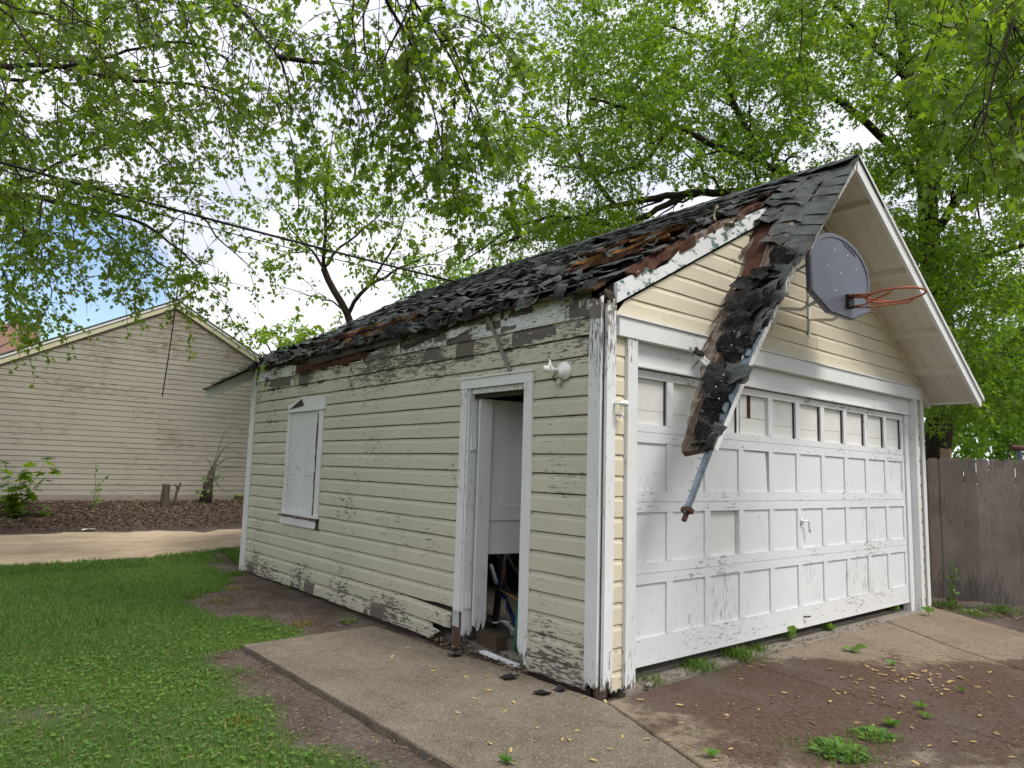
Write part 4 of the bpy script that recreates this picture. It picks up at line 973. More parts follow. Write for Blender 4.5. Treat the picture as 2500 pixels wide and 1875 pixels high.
lp = on(1378, 905, 0, -.03)
LP_ = Matrix.Identity(4)
lt = empty('security_light', tuple(Vector((-.024, lp[1], lp[2] - .08))), 'round white outdoor light fixture with a bare bulb holder on the cream siding', 'light fixture')
m = MB(); m.lathe((-.022, lp[1], lp[2]), NX, [(0, .070), (.016, .070), (.028, .057), (.042, .053), (.053, .036), (.057, .0)], 28); m.build('base', M_whitep, lt, True)
m = MB(); m.lathe((-.07, lp[1] + .02, lp[2] + .005), (-.8, .6, .02), [(0, .010), (.04, .012), (.045, .025), (.115, .027), (.117, .023)], 18); m.lathe((-.125, lp[1] + .06, lp[2] + .02), (0, 0, 1), [(-.01, .027), (.02, .014), (.045, .009), (.058, .006)], 14); m.build('lamp_holder', M_whitep, lt, True)
m = MB(); m.lathe((-.05, lp[1] + .035, lp[2] - .075), (-.1, .25, -1), [(-.045, .006), (-.012, .008), (-.010, .020), (.038, .022), (.040, .016)], 16); m.build('motion_sensor', plain('cream_plastic', (.55, .52, .40), .5), lt, True)
m = MB()
for k in (0, 1): m.tube([(-.075, lp[1] + .03 + .02 * k, lp[2] - .01), (-.085, lp[1] + .055 + .02 * k, lp[2] - .05), (-.065, lp[1] + .045 + .01 * k, lp[2] - .085)], .0035, 6)
m.build('wire', M_black, lt)

def hook(name, p, sgn, label, nrm):
    t = empty(name, p, label, 'wire bracket'); m = MB(); p = Vector(p); nv = Vector(nrm); sd = Vector((0, 0, 1)).cross(nv)
    m.tube([p, p + nv * .05, p + nv * .07 + sd * .02 * sgn], .011, 8); m.lathe(p + nv * .06 + sd * .02 * sgn, sd * sgn, [(0, .010), (.012, .024), (.028, .016), (.04, .024), (.055, .012)], 14); m.build('insulator', M_whitep, t, True)
    m = MB(); m.tube([p + nv * .045, p + nv * .05 + Vector((0, 0, -.035)) + sd * .02, p + nv * .045 + Vector((0, 0, -.075)) - sd * .005, p + nv * .04 + Vector((0, 0, -.105)) + sd * .015, p + nv * .04 + Vector((0, 0, -.095)) + sd * .045, p + nv * .04 + Vector((0, 0, -.065)) + sd * .055], .005, 6); m.build('hook', M_trim, t, True)
hp = on(1500, 985, 1, -.036); hook('wire_bracket', tuple(hp), 1, 'small white insulator with a curled hook on the near corner board', (0, -1, 0))
hp = on(2258, 1076, 1, -.02); hook('wire_bracket', (5.785, -.005, hp[2]), 1, 'small white insulator at the far right corner beside the fence', (1, -.2, 0))

a, b = on(1190, 772, 0, -.075), on(1247, 913, 0, -.04)
m = MB(); m.bar(a, b, .030, .012, (1, 0, 0)); tag(m.build('wood_strip', wood('grey_strip_wood', (.30, .29, .26), (.16, .15, .13), (4, 4, 1)), None), 'thin grey wood strip dangling from the frieze above the side door', 'wood strip')
a, b = on(1885, 540, 1, -.065), on(1812, 617, 1, -.05)
m = MB(); m.bar(a, b, .035, .012, (0, 1, 0)); tag(m.build('wood_strip', M_rot, None), 'thin splintered strip hanging below the gable rake behind the fallen plank', 'wood strip')
# rag on the rake
p = Vector(on(1775, 545, 1, -.02)); me = scrap_mesh('rag', 5, .30, .24, .085, M_cloth, .25, 12, .004)
o = bpy.data.objects.new('rag', me); link(o); o.location = p + Vector((.0, .06, .03)); o.rotation_euler = (math.radians(50), math.radians(-25), .3); tag(o, 'crumpled dirty cream rag lying on the broken roof edge', 'rag')
for poly in me.polygons: poly.use_smooth = True
lump_c = o
# power line, with a thin wire hanging from it
def cat(a, b, sag, n=24): a = np.array(a); b = np.array(b); t = np.linspace(0, 1, n)[:, None]; P = a * (1 - t) + b * t; P[:, 2] -= (4 * sag * t * (1 - t))[:, 0]; return P
c1 = np.array([3.35, 5.2, zr(3.35) + .03]); c0 = dep(-420, 278, 6.4)
line = cat(c0, c1, .05)
m = MB(); m.tube(line, .015, 6); tag(m.build('power_line', M_cable, None, True), 'black overhead power line running from upper left to the garage ridge', 'power line')
m = MB(); m.tube(line + np.array([0, 0, -.045]) - np.array([0, 0, .06]) * np.sin(np.linspace(0, PI, 24))[:, None], .007, 5); tag(m.build('support_wire', M_cable, None, True), 'thinner wire slung just below the black power line', 'wire')
tt = np.linspace(0, 1, 200)[:, None]; q = min(((abs((lambda v: PX + F * v[0] / -v[2])(RO.T @ (P - CAM)) - 452), i) for i, P in enumerate(np.array([line[0]] * 1) if False else [np.array([np.interp(t, np.linspace(0, 1, 24), line[:, k]) for k in range(3)]) for t in tt[:, 0]])))[1]
hp0 = np.array([np.interp(tt[q, 0], np.linspace(0, 1, 24), line[:, k]) for k in range(3)])
dd0 = float(-(RO.T @ (hp0 - CAM))[2]); P = [dep(455 + (395 - 455) * t + 6 * math.sin(t * 3), 487 + (968 - 487) * t, dd0 - .0 * t) for t in np.linspace(0, 1, 12)]
P[0] = hp0
m = MB(); m.tube(np.array(P), .007, 5); tag(m.build('hanging_wire', M_cable, None, True), 'thin loose wire hanging down from the power line before the taupe garage', 'wire')
# utility pole that carries the line, outside the frame on the left
pp = c0 + np.array([-.1, .1, 0]); m = MB(); m.tube([(pp[0], pp[1], float(gz(pp[0], pp[1])) - .3), (pp[0], pp[1], pp[2] + .8)], [.15, .11], 12); tag(m.build('utility_pole', M_bark, None), 'tall wooden utility pole carrying the power line', 'pole')

# ---- junk behind the side door
def thing(m, name, mat, label, catg, **k): o = m.build(name, mat, None, **k); return tag(o, label, catg)
q = on(1198, 1545, 0, .10)
m = MB(); m.hexa([(.06, 1.20, .03), (.16, 1.18, .03), (.20, 1.50, .03), (.10, 1.52, .03), (.06, 1.20, .145), (.16, 1.18, .145), (.20, 1.50, .145), (.10, 1.52, .145)]); thing(m, 'wood_block', wood('brown_block', (.10, .07, .048), (.06, .042, .03), (3, .6, 3)), 'short brown timber block lying just inside the side door', 'wood block')
def stick(name, p0, p1, d0, d1, r, mat, label, catg, n=6):
    m = MB(); a = dep(*p0, d0); b = dep(*p1, d1); m.tube([a, (a + b) / 2 + np.array([0, 0, .004]), b], r, n); return thing(m, name, mat, label, catg, smooth=True)
stick('bamboo_stick', (1190, 1425), (1275, 1470), 6.75, 6.0, .010, wood('tan_stick', (.32, .20, .09), (.2, .12, .05), (3, 3, 3)), 'thin tan stick slanting across the dark side doorway', 'stick')
stick('blue_handle', (1208, 1405), (1262, 1530), 7.0, 6.35, .020, plain('blue_plastic', (.02, .03, .16), .4), 'dark blue tool handle leaning inside the side door', 'tool handle', 8)
stick('green_pole', (1266, 1465), (1259, 1590), 5.95, 5.65, .018, plain('green_plastic', (.01, .13, .07), .4), 'dark green pole standing behind the right door casing', 'pole', 8)
stick('white_pipe', (1198, 1380), (1212, 1425), 7.0, 6.8, .020, M_whitep, 'short white pipe behind the broken side door', 'pipe', 8)
m = MB(); a = dep(1232, 1330, 7.3); b = dep(1207, 1530, 6.6); m.bar(a, b, .08, .03, (1, 0, 0)); thing(m, 'leaning_plank', M_plank, 'brown board leaning upright inside the side doorway', 'plank')
for i, (p0, p1) in enumerate((((1212, 1320), (1275, 1420)), ((1250, 1318), (1222, 1440)), ((1205, 1325), (1240, 1450)))):
    stick('dead_branch', p0, p1, 7.4 + .1 * i, 6.9, .022, M_bark, ('thick dark branch slanting right among the junk inside', 'thin dark branch leaning left among the junk inside', 'dark crooked branch nearest the hinge side inside the doorway')[i], 'branch')
me = scrap_mesh('paper_bag', 9, .20, .16, .06, M_whitep, .3, 9, .004); o = bpy.data.objects.new('paper_bag', me); link(o); o.location = dep(1234, 1530, 6.25); o.rotation_euler = (.5, .2, 0); tag(o, 'crumpled whitish bag on the floor inside the side door', 'bag')
m = MB(); f0 = dep(1224, 1478, 6.6)
for i in range(4): m.tube([f0 + np.array([.0, -.02 * i, .0]), f0 + np.array([0, -.02 * i - .005, .06])], .004, 5)
m.tube([f0 + np.array([0, .005, 0]), f0 + np.array([0, -.066, 0])], .005, 5); m.tube([f0 + np.array([0, -.03, 0]), f0 + np.array([-.03, -.09, -.06])], .006, 5); thing(m, 'hand_rake', M_whitep, 'small pale hand rake among the junk inside the doorway', 'hand tool')
# ================================================================== neighbouring garage across the alley
YN = 12.0; PXN, PZN = .154, 4.752; XL, XR = -3.35, 3.66; SLN = .533
ng = empty('neighbour_garage', (PXN, YN + 3, .6), 'taupe clapboard garage with pale yellow rake boards across the alley', 'garage')
def zn(x): return PZN - SLN * abs(x - PXN)
m = MB(); m.prism([(XL, YN + .01, .3), (XR, YN + .01, .3), (XR, YN + .01, zn(XR) - .12), (PXN, YN + .01, PZN - .12), (XL, YN + .01, zn(XL) - .12)], (0, 6, 0)); ngw = m.build('wall', M_clap, ng)
m = MB(); m.box(XL - .01, XR + .01, YN - .012, YN + .1, .2, .80); m.build('foundation', M_found, ng)
z = .795
while z < 4.5:
    zt = z + .108; pc = .1016
    a = max(XL, PXN - (PZN - .12 - z - .02) / SLN); b = min(XR, PXN + (PZN - .12 - z - .02) / SLN)
    a2 = max(XL, PXN - (PZN - .12 - zt) / SLN); b2 = min(XR, PXN + (PZN - .12 - zt) / SLN)
    cuts = sorted([rng.uniform(-2.4, 1.6) for _ in range(2)]) if b - a > 4 and rng.random() < .7 else []
    xs_ = [a] + [c for c in cuts if a + .4 < c < b - .4] + [b]
    for i in range(len(xs_) - 1):
        p, q = xs_[i], xs_[i + 1]; p2 = a2 if i == 0 else p; q2 = b2 if i == len(xs_) - 2 else q
        if q2 <= p2: continue
        g = .0015; th = .012 + rng.uniform(-.002, .002); dz = rng.uniform(-.004, .004); dz2 = dz + rng.uniform(-.006, .006)
        m = MB(); m.add([(p + g, YN - th, z + dz), (q - g, YN - th, z + dz2), (q2 - g, YN - .003, zt), (p2 + g, YN - .003, zt), (p + g, YN + .006, z + dz), (q - g, YN + .006, z + dz2)], [(0, 1, 2, 3), (0, 4, 5, 1), (0, 3, 4), (1, 5, 2)]); m.build('clapboard', M_clap, ngw)
    z += pc
for sg in (-1, 1):
    xe = XL - .12 if sg < 0 else XR + .12
    m = MB(); m.prism([(PXN + sg * .002, YN - .05, PZN - .012), (xe, YN - .05, zn(xe) - .012), (xe, YN - .05, zn(xe) - .155), (PXN + sg * .002, YN - .05, PZN - .155)], (0, .028, 0)); m.build('rake_board', M_clapb, ng)
    m = MB(); m.prism([(PXN, YN - .075, PZN), (xe + sg * .03, YN - .075, zn(xe + sg * .03)), (xe + sg * .03, YN - .075, zn(xe + sg * .03) + .03), (PXN, YN - .075, PZN + .03)], (0, 6.2, 0)); m.build('roof_slope', M_shing, ng)
    m = MB(); m.prism([(PXN, YN - .070, PZN - .008), (xe + sg * .02, YN - .070, zn(xe + sg * .02) - .008), (xe + sg * .02, YN - .070, zn(xe + sg * .02) - .045), (PXN, YN - .070, PZN - .045)], (0, .018, 0)); m.build('roof_edge', M_trimx, ng)
# brick-red roof far at the left
hs = empty('house', tuple(Vector(dep(-150, 960, 32))), 'distant house with reddish brown roof at the far left behind the maple', 'house')
q = [dep(-520, 800, 32), dep(92, 788, 32), dep(110, 900, 29.5), dep(-560, 900, 29.5)]
bk = [dep(92, 788, 32) + np.array([0, 6, -2.4]), dep(-520, 800, 32) + np.array([0, 6, -2.4])]
m = MB(); m.add(q, [(0, 1, 2, 3)]); m.add([q[0], q[1], bk[0], bk[1]], [(3, 2, 1, 0)]); m.add([q[1], q[2], bk[0]], [(0, 1, 2)])
M_redroof = plain('red_brown_shingle', (.27, .155, .115), .9, sc=30, c2=(.17, .10, .08), bst=.6); m.build('roof', M_redroof, hs)
m = MB(); b0 = q[3]; b1 = q[2]; m.hexa([(b0[0], b0[1] + .3, .3), (b1[0] - .3, b1[1] + .3, .3), (b1[0] - .3, b1[1] + 6, .3), (b0[0], b0[1] + 6, .3), (b0[0], b0[1] + .3, b0[2] - .05), (b1[0] - .3, b1[1] + .3, b1[2] - .05), (b1[0] - .3, b1[1] + 6, b1[2] - .05), (b0[0], b0[1] + 6, b0[2] - .05)]); m.build('wall', M_found, hs)

# ================================================================== fence on the right
FA = np.array([6.417, .245]); FB = np.array([6.633, -.728]); fd = (FB - FA) / np.linalg.norm(FB - FA); fn = np.array([-fd[1], fd[0]])
if fn @ (CAM[:2] - FA) < 0: fn = -fn
fence = empty('fence', (float(FA[0]), float(FA[1]), 0), 'weathered grey wooden privacy fence with dog-eared boards right of the garage', 'fence')
bw = .134
def fmat(i):
    return M_fence
mfn = []
for k in range(4):
    a = .27 + .06 * ((k * 7) % 4) / 3; mm = paint('fence_wood_%d' % k, (a, a * .85, a * .75), (a * .45, a * .36, a * .33), (a * .55, a * .5, a * .5), (5, 5, .30), .56 + .01 * k, bot=(.55, .0, .9), dirt=.5); mfn.append(mm)
for i in range(-3, 26):
    o2 = FA + fd * (i * bw); top = 1.822 + rng.uniform(-.012, .012); x_ = rng.uniform(-.007, .007); w = bw - rng.choice([.002, .003, .004, .009]); lean = rng.uniform(-.003, .003)
    p = [(-w / 2 + .0, .03 + rng.uniform(0, .03)), (w / 2, .03 + rng.uniform(0, .03)), (w / 2 + lean, top - .03), (w / 2 - .026 + lean, top), (-w / 2 + .026 + lean, top), (-w / 2 + lean, top - .03)]
    m = MB(); m.prism([tuple(np.r_[o2 + fd * a + fn * x_, b]) for a, b in p], tuple(np.r_[-fn * .017, 0])); m.build('fence_board', mfn[i % 4], fence)
for z in (.35, 1.0, 1.55):
    m = MB(); a = np.r_[FA - fd * .5 - fn * .04, z]; b = np.r_[FA + fd * 3.4 - fn * .04, z]; m.bar(a, b, .038, .088); m.build('fence_rail', M_fence, fence)
pz = dep(2326, 1097, 9.35)
for s, h in ((.27, pz[2] + .0), (2.7, 1.9)):
    p = FA + fd * s - fn * .125; m = MB(); m.bar(np.r_[p, -.1], np.r_[p, h], .115, .115, (fd[0], fd[1], 0)); m.build('fence_post', wood('pale_post', (.36, .27, .19), (.24, .17, .12), (4, 4, .8)) if s < 1 else M_fence, fence)
pr = dep(2488, 1094, 14.0)
t = empty('clothes_post', (pr[0], pr[1], 0), 'rusty bar on a grey post showing just above the fence', 'post')
m = MB(); m.tube([(pr[0], pr[1], 0), (pr[0], pr[1], pr[2] - .03)], .05, 10); m.build('post', M_galv, t)
m = MB(); m.tube([dep(2468, 1092, 14.0), dep(2530, 1097, 14.0)], .055, 10); m.build('crossbar', plain('red_brown_paint', (.14, .05, .045), .6), t)

# ================================================================== leaves
def leaf_template(kind):
    if kind == 'star':
        o = [(0, 0), (.20, .10), (.50, .16), (.30, .36), (.52, .62), (.20, .56), (0, 1.0), (-.20, .56), (-.52, .62), (-.30, .36), (-.50, .16), (-.20, .10)]
        V = [(0, .36, 0)] + [(x, y, -.16 * abs(x) - .10 * y * y) for x, y in o]; n = len(o)
        Fc = [(0, i + 1, (i + 1) % n + 1) for i in range(n)]
    elif kind == 'lobe':
        V = [(0, 0, 0), (.34, .42, -.08), (.10, .40, .02), (0, 1, -.14), (-.10, .40, .02), (-.34, .42, -.08)]
        V = [(0, 0, 0), (.48, .30, -.09), (.16, .42, .02), (0, 1, -.14), (-.16, .42, .02), (-.48, .30, -.09)]
        Fc = [(0, 1, 2), (0, 2, 4), (2, 3, 4), (0, 4, 5)]
    elif kind == 'oval':
        V = [(0, 0, 0), (.27, .3, .05), (.22, .7, .03), (0, 1, -.1), (-.22, .7, .03), (-.27, .3, .05), (0, .5, -.03)]
        Fc = [(0, 1, 6), (1, 2, 6), (2, 3, 6), (3, 4, 6), (4, 5, 6), (5, 0, 6)]
    else:
        V = [(0, 0, 0), (.36, .45, .08), (0, 1, -.06), (-.36, .45, .08)]; Fc = [(0, 1, 2), (0, 2, 3)]
    return np.array(V, float), np.array(Fc, int)
TPL = {k: leaf_template(k) for k in ('star', 'lobe', 'oval', 'dia')}
def unit(v): return v / (np.linalg.norm(v, axis=-1, keepdims=True) + 1e-9)
def leaves(Pn, tip, size, kind, flat=.6):
    """Pn (n,3) bases, tip (n,3) tip directions, size (n,)"""
    T, Fc = TPL[kind]; n = len(Pn); d = unit(tip); up = np.array([0, 0, 1.0]) * flat + nr.normal(0, 1, (n, 3)) * (1 - flat) * .8
    s = unit(np.cross(d, up)); nn = np.cross(s, d)
    V = Pn[:, None, :] + size[:, None, None] * (T[None, :, 0:1] * s[:, None, :] + T[None, :, 1:2] * d[:, None, :] + T[None, :, 2:3] * nn[:, None, :])
    Fa = Fc[None] + (np.arange(n) * len(T))[:, None, None]
    return V.reshape(-1, 3), Fa.reshape(-1, 3)
class Tree:
    def __init__(s): s.wv = []; s.wf = []; s.n = 0; s.tv = []; s.tf = []; s.tn = 0; s.lp = []; s.lt = []; s.ls = []
    def wood_(s, P, r, n):
        V, Fc = tube(P, r, n)
        if n > 3: s.wv.append(V); s.wf.append(Fc + s.n); s.n += len(V)
        else: s.tv.append(V); s.tf.append(Fc + s.tn); s.tn += len(V)
    def leaf(s, P, T, S_): s.lp.append(P); s.lt.append(T); s.ls.append(S_)
def resample(P, step):
    P = np.array(P, float); d = np.r_[0, np.cumsum(np.linalg.norm(np.diff(P, axis=0), axis=1))]; n = max(3, int(d[-1] / step) + 1); t = np.linspace(0, d[-1], n)
    # smooth via catmull-like averaging
    Q = np.stack([np.interp(t, d, P[:, k]) for k in range(3)], 1)
    for _ in range(2): Q[1:-1] = .25 * Q[:-2] + .5 * Q[1:-1] + .25 * Q[2:]
    return Q
def twig(T, base, dirn, ln, cfg, draw=True):
    n = 5; t = np.linspace(0, 1, n)[:, None]; droop = np.array([0, 0, -1.0]) * cfg.get('droop', .3) * ln
    P = base + dirn * ln * t + droop * t ** 2 + nr.normal(0, .02 * ln, (n, 3)) * t
    if draw: T.wood_(P, np.linspace(cfg.get('tr', .006), .002, n), 3)
    k = max(2, int(cfg['lpt'] * ln * nr.uniform(.7, 1.3)))
    u = nr.uniform(.12, 1.02, k); Q = np.stack([np.interp(u, t[:, 0], P[:, j]) for j in range(3)], 1)
    out = unit(nr.normal(0, 1, (k, 3)) + dirn * .6); Q = Q + out * nr.uniform(.01, cfg.get('pet', .08), (k, 1))
    tip = out * .8 + dirn * .4 + np.array([0, 0, -1.0]) * cfg.get('hang', .7) + nr.normal(0, .25, (k, 3))
    T.leaf(Q, tip, cfg['size'] * nr.uniform(.65, 1.2, k))
def grow(T, pts, r0, r1, cfg, lvl=0, sub0=.12):
    P = resample(pts, .22 if lvl == 0 else .16); P[1:-1] += nr.normal(0, .012 + .01 * lvl, P[1:-1].shape); n = len(P)
    T.wood_(P, np.linspace(r0, r1, n), (9, 5, 4)[min(lvl, 2)])
    d = np.r_[0, np.cumsum(np.linalg.norm(np.diff(P, axis=0), axis=1))]; ln = d[-1]; tg = unit(np.gradient(P, axis=0))
    sp = cfg['sp'][min(lvl, len(cfg['sp']) - 1)]; cnt = int(ln * (1 - sub0) / sp)
    for i in range(cnt):
        t = sub0 + (1 - sub0) * (i + nr.random()) / cnt; k = min(n - 1, int(t * (n - 1))); b = P[k]; g = tg[k]
        dr = unit(g * cfg.get('fwd', .6) + unit(nr.normal(0, 1, 3)) + np.array([0, 0, cfg.get('up', .1)]))
        l = cfg['len'][min(lvl, len(cfg['len']) - 1)] * nr.uniform(.5, 1.2) * (1.15 - .5 * t)
        if lvl + 1 >= cfg['lv']: twig(T, b, dr, l, cfg)
        else:
            e = b + dr * l + np.array([0, 0, -1.0]) * cfg.get('droop', .3) * l * .5; mid = b + dr * l * .5
            rr = max(.006, (r0 + (r1 - r0) * t) * .45); grow(T, [b, mid, e], rr, rr * .3, cfg, lvl + 1, .15)
    if lvl + 1 >= cfg['lv'] or lvl > 0: twig(T, P[-1], tg[-1], cfg['len'][-1], cfg)
def clump(T, c, rad, n, cfg, flat=.55):
    """a spray of foliage round a point: short twigs and leaves"""
    c = np.array(c)
    k = max(2, n // 14)
    for _ in range(k):
        d = unit(nr.normal(0, 1, 3) * np.array([1, 1, flat])); b = c + d * rad * .15; l = rad * nr.uniform(.5, 1.1)
        cc = dict(cfg); cc['lpt'] = (n / k) / max(l, .05); twig(T, b, d, l, cc, cfg.get('bare', True))
def finish_tree(name, T, loc, label, cat, mleaf, kind, group=None, mtrunk=None, flat=.6):
    t = empty(name, loc, label, cat, group)
    if T.wv:
        mesh_np('trunk', np.concatenate(T.wv), np.concatenate(T.wf), mtrunk or M_bark, t, True)
    if T.tv: mesh_np('twigs', np.concatenate(T.tv), np.concatenate(T.tf), M_twig, t, kind='stuff')
    if T.lp:
        V, Fa = leaves(np.concatenate(T.lp), np.concatenate(T.lt), np.concatenate(T.ls), kind, flat)
        mesh_np('crown', V, Fa, mleaf, t)
    print('TREE', name, len(np.concatenate(T.lp)) if T.lp else 0); return t
def D(pts, d):
    """polyline given as photo positions with a depth for each (metres from the camera)"""
    if np.isscalar(d): d = [d] * len(pts)
    return [dep(p[0], p[1], q) for p, q in zip(pts, d)]

# ---- the maple whose limbs hang over the lawn from the left
T = Tree(); cfgA = dict(lv=3, sp=[.36, .22], len=[1.5, .62, .42], lpt=36, size=.060, droop=.42, hang=.9, up=-.05, fwd=.7)
tb = dep(-1500, 1400, 10.0); tb[2] = gz(tb[0], tb[1]); tA = [tb + np.array([0, 0, -.3]), tb + np.array([.05, 0, 1.6]), tb + np.array([.2, -.1, 3.6]), tb + np.array([.4, -.2, 6.5]), tb + np.array([.7, -.2, 10])]
T.wood_(resample(tA, .3), np.linspace(.38, .16, len(resample(tA, .3))), 12)
c_ = np.array(tA)
grow(T, [c_[2], *D([(-500, 560), (0, 468), (170, 500), (290, 525), (352, 545), (470, 640)], [10, 9.6, 9.4, 9.2, 9.0, 8.8])], .11, .012, cfgA, sub0=.42)
grow(T, [c_[2], *D([(-400, 480), (0, 460), (85, 430), (170, 380), (330, 330)], [10.5, 10.2, 10, 9.8, 9.6])], .09, .01, cfgA, sub0=.42)
grow(T, [c_[3], *D([(-400, 120), (0, 158), (186, 164), (271, 195), (395, 198), (537, 209), (640, 300)], [9, 8.6, 8.4, 8.3, 8.2, 8.1, 8.0])], .10, .01, cfgA, sub0=.35)
grow(T, [c_[3], *D([(-300, -50), (0, 210), (294, 124), (395, 102), (480, 93), (560, 150)], [8, 8.2, 8.0, 7.9, 7.8, 7.8])], .07, .01, cfgA, sub0=.4)
grow(T, [c_[4], *D([(100, -420), (480, -120), (554, 0), (600, 34), (667, 119), (706, 175), (712, 300)], [8, 7.4, 7.2, 7.1, 7.0, 6.9, 6.8])], .085, .008, cfgA, sub0=.5)
grow(T, D([(680, 138), (735, 127), (791, 136), (848, 170), (880, 260)], [6.95, 7.0, 7.1, 7.2, 7.2]), .03, .006, cfgA, 1)
for q in (((30, 330), (60, 520), (40, 640), 8.4), ((120, 420), (180, 560), (200, 660), 9.2), ((320, 300), (430, 420), (500, 480), 8.8), ((250, 560), (330, 640), (400, 690), 9.4), ((-30, 600), (40, 720), (60, 830), 9.3), ((60, 560), (110, 650), (140, 770), 9.4), ((480, 520), (540, 590), (600, 640), 9.2), ((330, 610), (450, 680), (560, 690), 9.6), ((150, 250), (260, 330), (330, 430), 8.6), ((0, 250), (90, 350), (110, 480), 8.5), ((430, 60), (520, 170), (560, 300), 8.3)):
    grow(T, D(q[:3], q[3]), .016, .004, dict(cfgA), 1)
cfgN = dict(cfgA, size=.070, lpt=36, lv=3)
for q in (((-120, -80), (60, 60), (140, 260), 6.0), ((60, -120), (200, 20), (280, 210), 5.8), ((200, -140), (330, -10), (380, 150), 6.2), ((-150, 60), (0, 160), (60, 330), 6.1), ((340, -120), (440, 0), (480, 80), 6.4), ((-100, -20), (120, 40), (240, 110), 5.5)):
    grow(T, D(q[:3], q[3]), .014, .004, cfgN, 1)
for i in range(900):
    x_ = nr.uniform(-140, 690); y_ = nr.uniform(-60, 800)
    if y_ > 830 - .26 * x_: continue
    if 110 < x_ < 290 and y_ > 660: continue
    k_ = 1.0 if (x_ < 430 and y_ < 360) else .72
    if x_ > 500: k_ = .42 if y_ < 300 else .16
    if 560 < x_ and 280 < y_ < 560: k_ = .12
    if vn(x_ / 70 + y_ / 160, y_ / 60, 33) > .16 + .42 * k_: continue
    clump(T, dep(x_, y_, nr.uniform(6.8, 10.8)), .34, int(38 * (.6 + .6 * k_)), cfgA)
finish_tree('maple_tree', T, tuple(tb), 'big maple at the left whose drooping limbs hang over the lawn', 'tree', M_leafA, 'star')

# ---- limbs overhead at top centre (tree standing behind the photographer)
T = Tree(); cfgF = dict(lv=3, sp=[.28, .2], len=[1.0, .48, .36], lpt=30, size=.078, droop=.45, hang=.9, up=-.1, fwd=.8)
tb = np.array([-6.2, -6.6, -.05]); hi = np.array([-5.6, -6.0, 7.5])
T.wood_(resample([tb + np.array([0, 0, -.3]), tb + np.array([.1, .1, 3]), hi], .4), np.linspace(.36, .2, len(resample([tb, tb + np.array([.1, .1, 3]), hi], .4)))[:len(resample([tb + np.array([0, 0, -.3]), tb + np.array([.1, .1, 3]), hi], .4))] if False else np.linspace(.36, .2, len(resample([tb + np.array([0, 0, -.3]), tb + np.array([.1, .1, 3]), hi], .4))), 12)
grow(T, [hi, np.array([-4.2, -4.2, 8.2]), *D([(700, -600), (932, 0), (1006, 85), (1023, 153), (1057, 266), (1080, 360)], [4.6, 6.2, 6.3, 6.35, 6.4, 6.4])], .09, .006, cfgF, sub0=.62)
grow(T, [hi, np.array([-3.9, -4.0, 8.4]), *D([(900, -560), (1006, 11), (1074, 85), (1091, 141), (1130, 186), (1180, 300)], [4.8, 6.6, 6.7, 6.8, 6.8, 6.8])], .08, .006, cfgF, sub0=.62)
for q in (((862, -60), (856, 180), (852, 300), (866, 400), 6.6), ((1000, 140), (960, 260), (950, 330), (955, 400), 6.5), ((1080, 300), (1060, 360), (1090, 430), (1100, 520), 6.8), ((1150, -60), (1180, 60), (1200, 160), (1225, 260), 7.0), ((1060, 20), (1120, 30), (1180, 60), (1240, 130), 6.9), ((900, 0), (880, 60), (900, 160), (905, 240), 6.4), ((980, 60), (940, 130), (930, 200), (940, 260), 6.3), ((780, -80), (820, 20), (850, 110), (870, 180), 6.9), ((1100, 100), (1140, 180), (1150, 290), (1160, 400), 7.1), ((1010, -40), (980, 60), (1000, 180), (990, 280), 6.2)):
    grow(T, D(q[:4], q[4]), .012, .003, cfgF, 1, .1)
for i in range(200):
    x_ = nr.normal(1070, 125); y_ = nr.uniform(-60, 560)
    if y_ > 330 + (x_ - 860) * .75 or x_ < 740: continue
    if vn(x_ / 60, y_ / 90, 35) < .38: continue
    clump(T, dep(x_, y_, nr.uniform(6.0, 7.6)), .26, 17, cfgF)
finish_tree('maple_tree', T, tuple(tb), 'maple behind the camera whose dark hanging twigs fill the top centre', 'tree', M_leafA, 'star')

# ---- dim branches close to the camera at the upper right
T = Tree(); cfgG = dict(cfgF, size=.080, lpt=34, len=[.7, .36, .3])
tb = np.array([2.6, -7.2, -.05]); hi = np.array([2.2, -6.6, 7.6]); R_ = resample([tb + np.array([0, 0, -.3]), tb + np.array([-.1, .1, 3]), hi], .4)
T.wood_(R_, np.linspace(.34, .2, len(R_)), 12)
grow(T, [hi, *D([(2700, -500), (2500, -60), (2465, 0), (2453, 113), (2414, 243), (2374, 356)], [4.6, 4.8, 4.7, 4.6, 4.6, 4.6])], .07, .004, cfgG, sub0=.6)
for q in (((2420, -90), (2440, 40), (2400, 130), (2380, 200), 4.8), ((2560, -60), (2520, 80), (2480, 200), (2470, 300), 4.7), ((2300, -90), (2320, 0), (2290, 70), (2270, 120), 5.0), ((2540, 150), (2500, 230), (2470, 320), (2460, 420), 4.9), ((2420, 240), (2380, 290), (2340, 380), (2300, 430), 5.2), ((1970, -80), (1956, 20), (1953, 85), (1966, 190), 5.6), ((2200, -80), (2180, 0), (2150, 70), (2140, 110), 5.2)):
    grow(T, D(q[:4], q[4]), .010, .003, cfgG, 1, .1)
for i in range(170):
    x_ = nr.uniform(2130, 2580); y_ = nr.uniform(-80, 470)
    if y_ > 60 + (x_ - 2130) * 1.25 or vn(x_ / 60, y_ / 80, 36) < .4: continue
    clump(T, dep(x_, y_, nr.uniform(4.4, 5.6)), .22, 15, cfgG)
finish_tree('maple_tree', T, tuple(tb), 'maple at the right whose near branches droop into the upper right', 'tree', M_leafA, 'star')

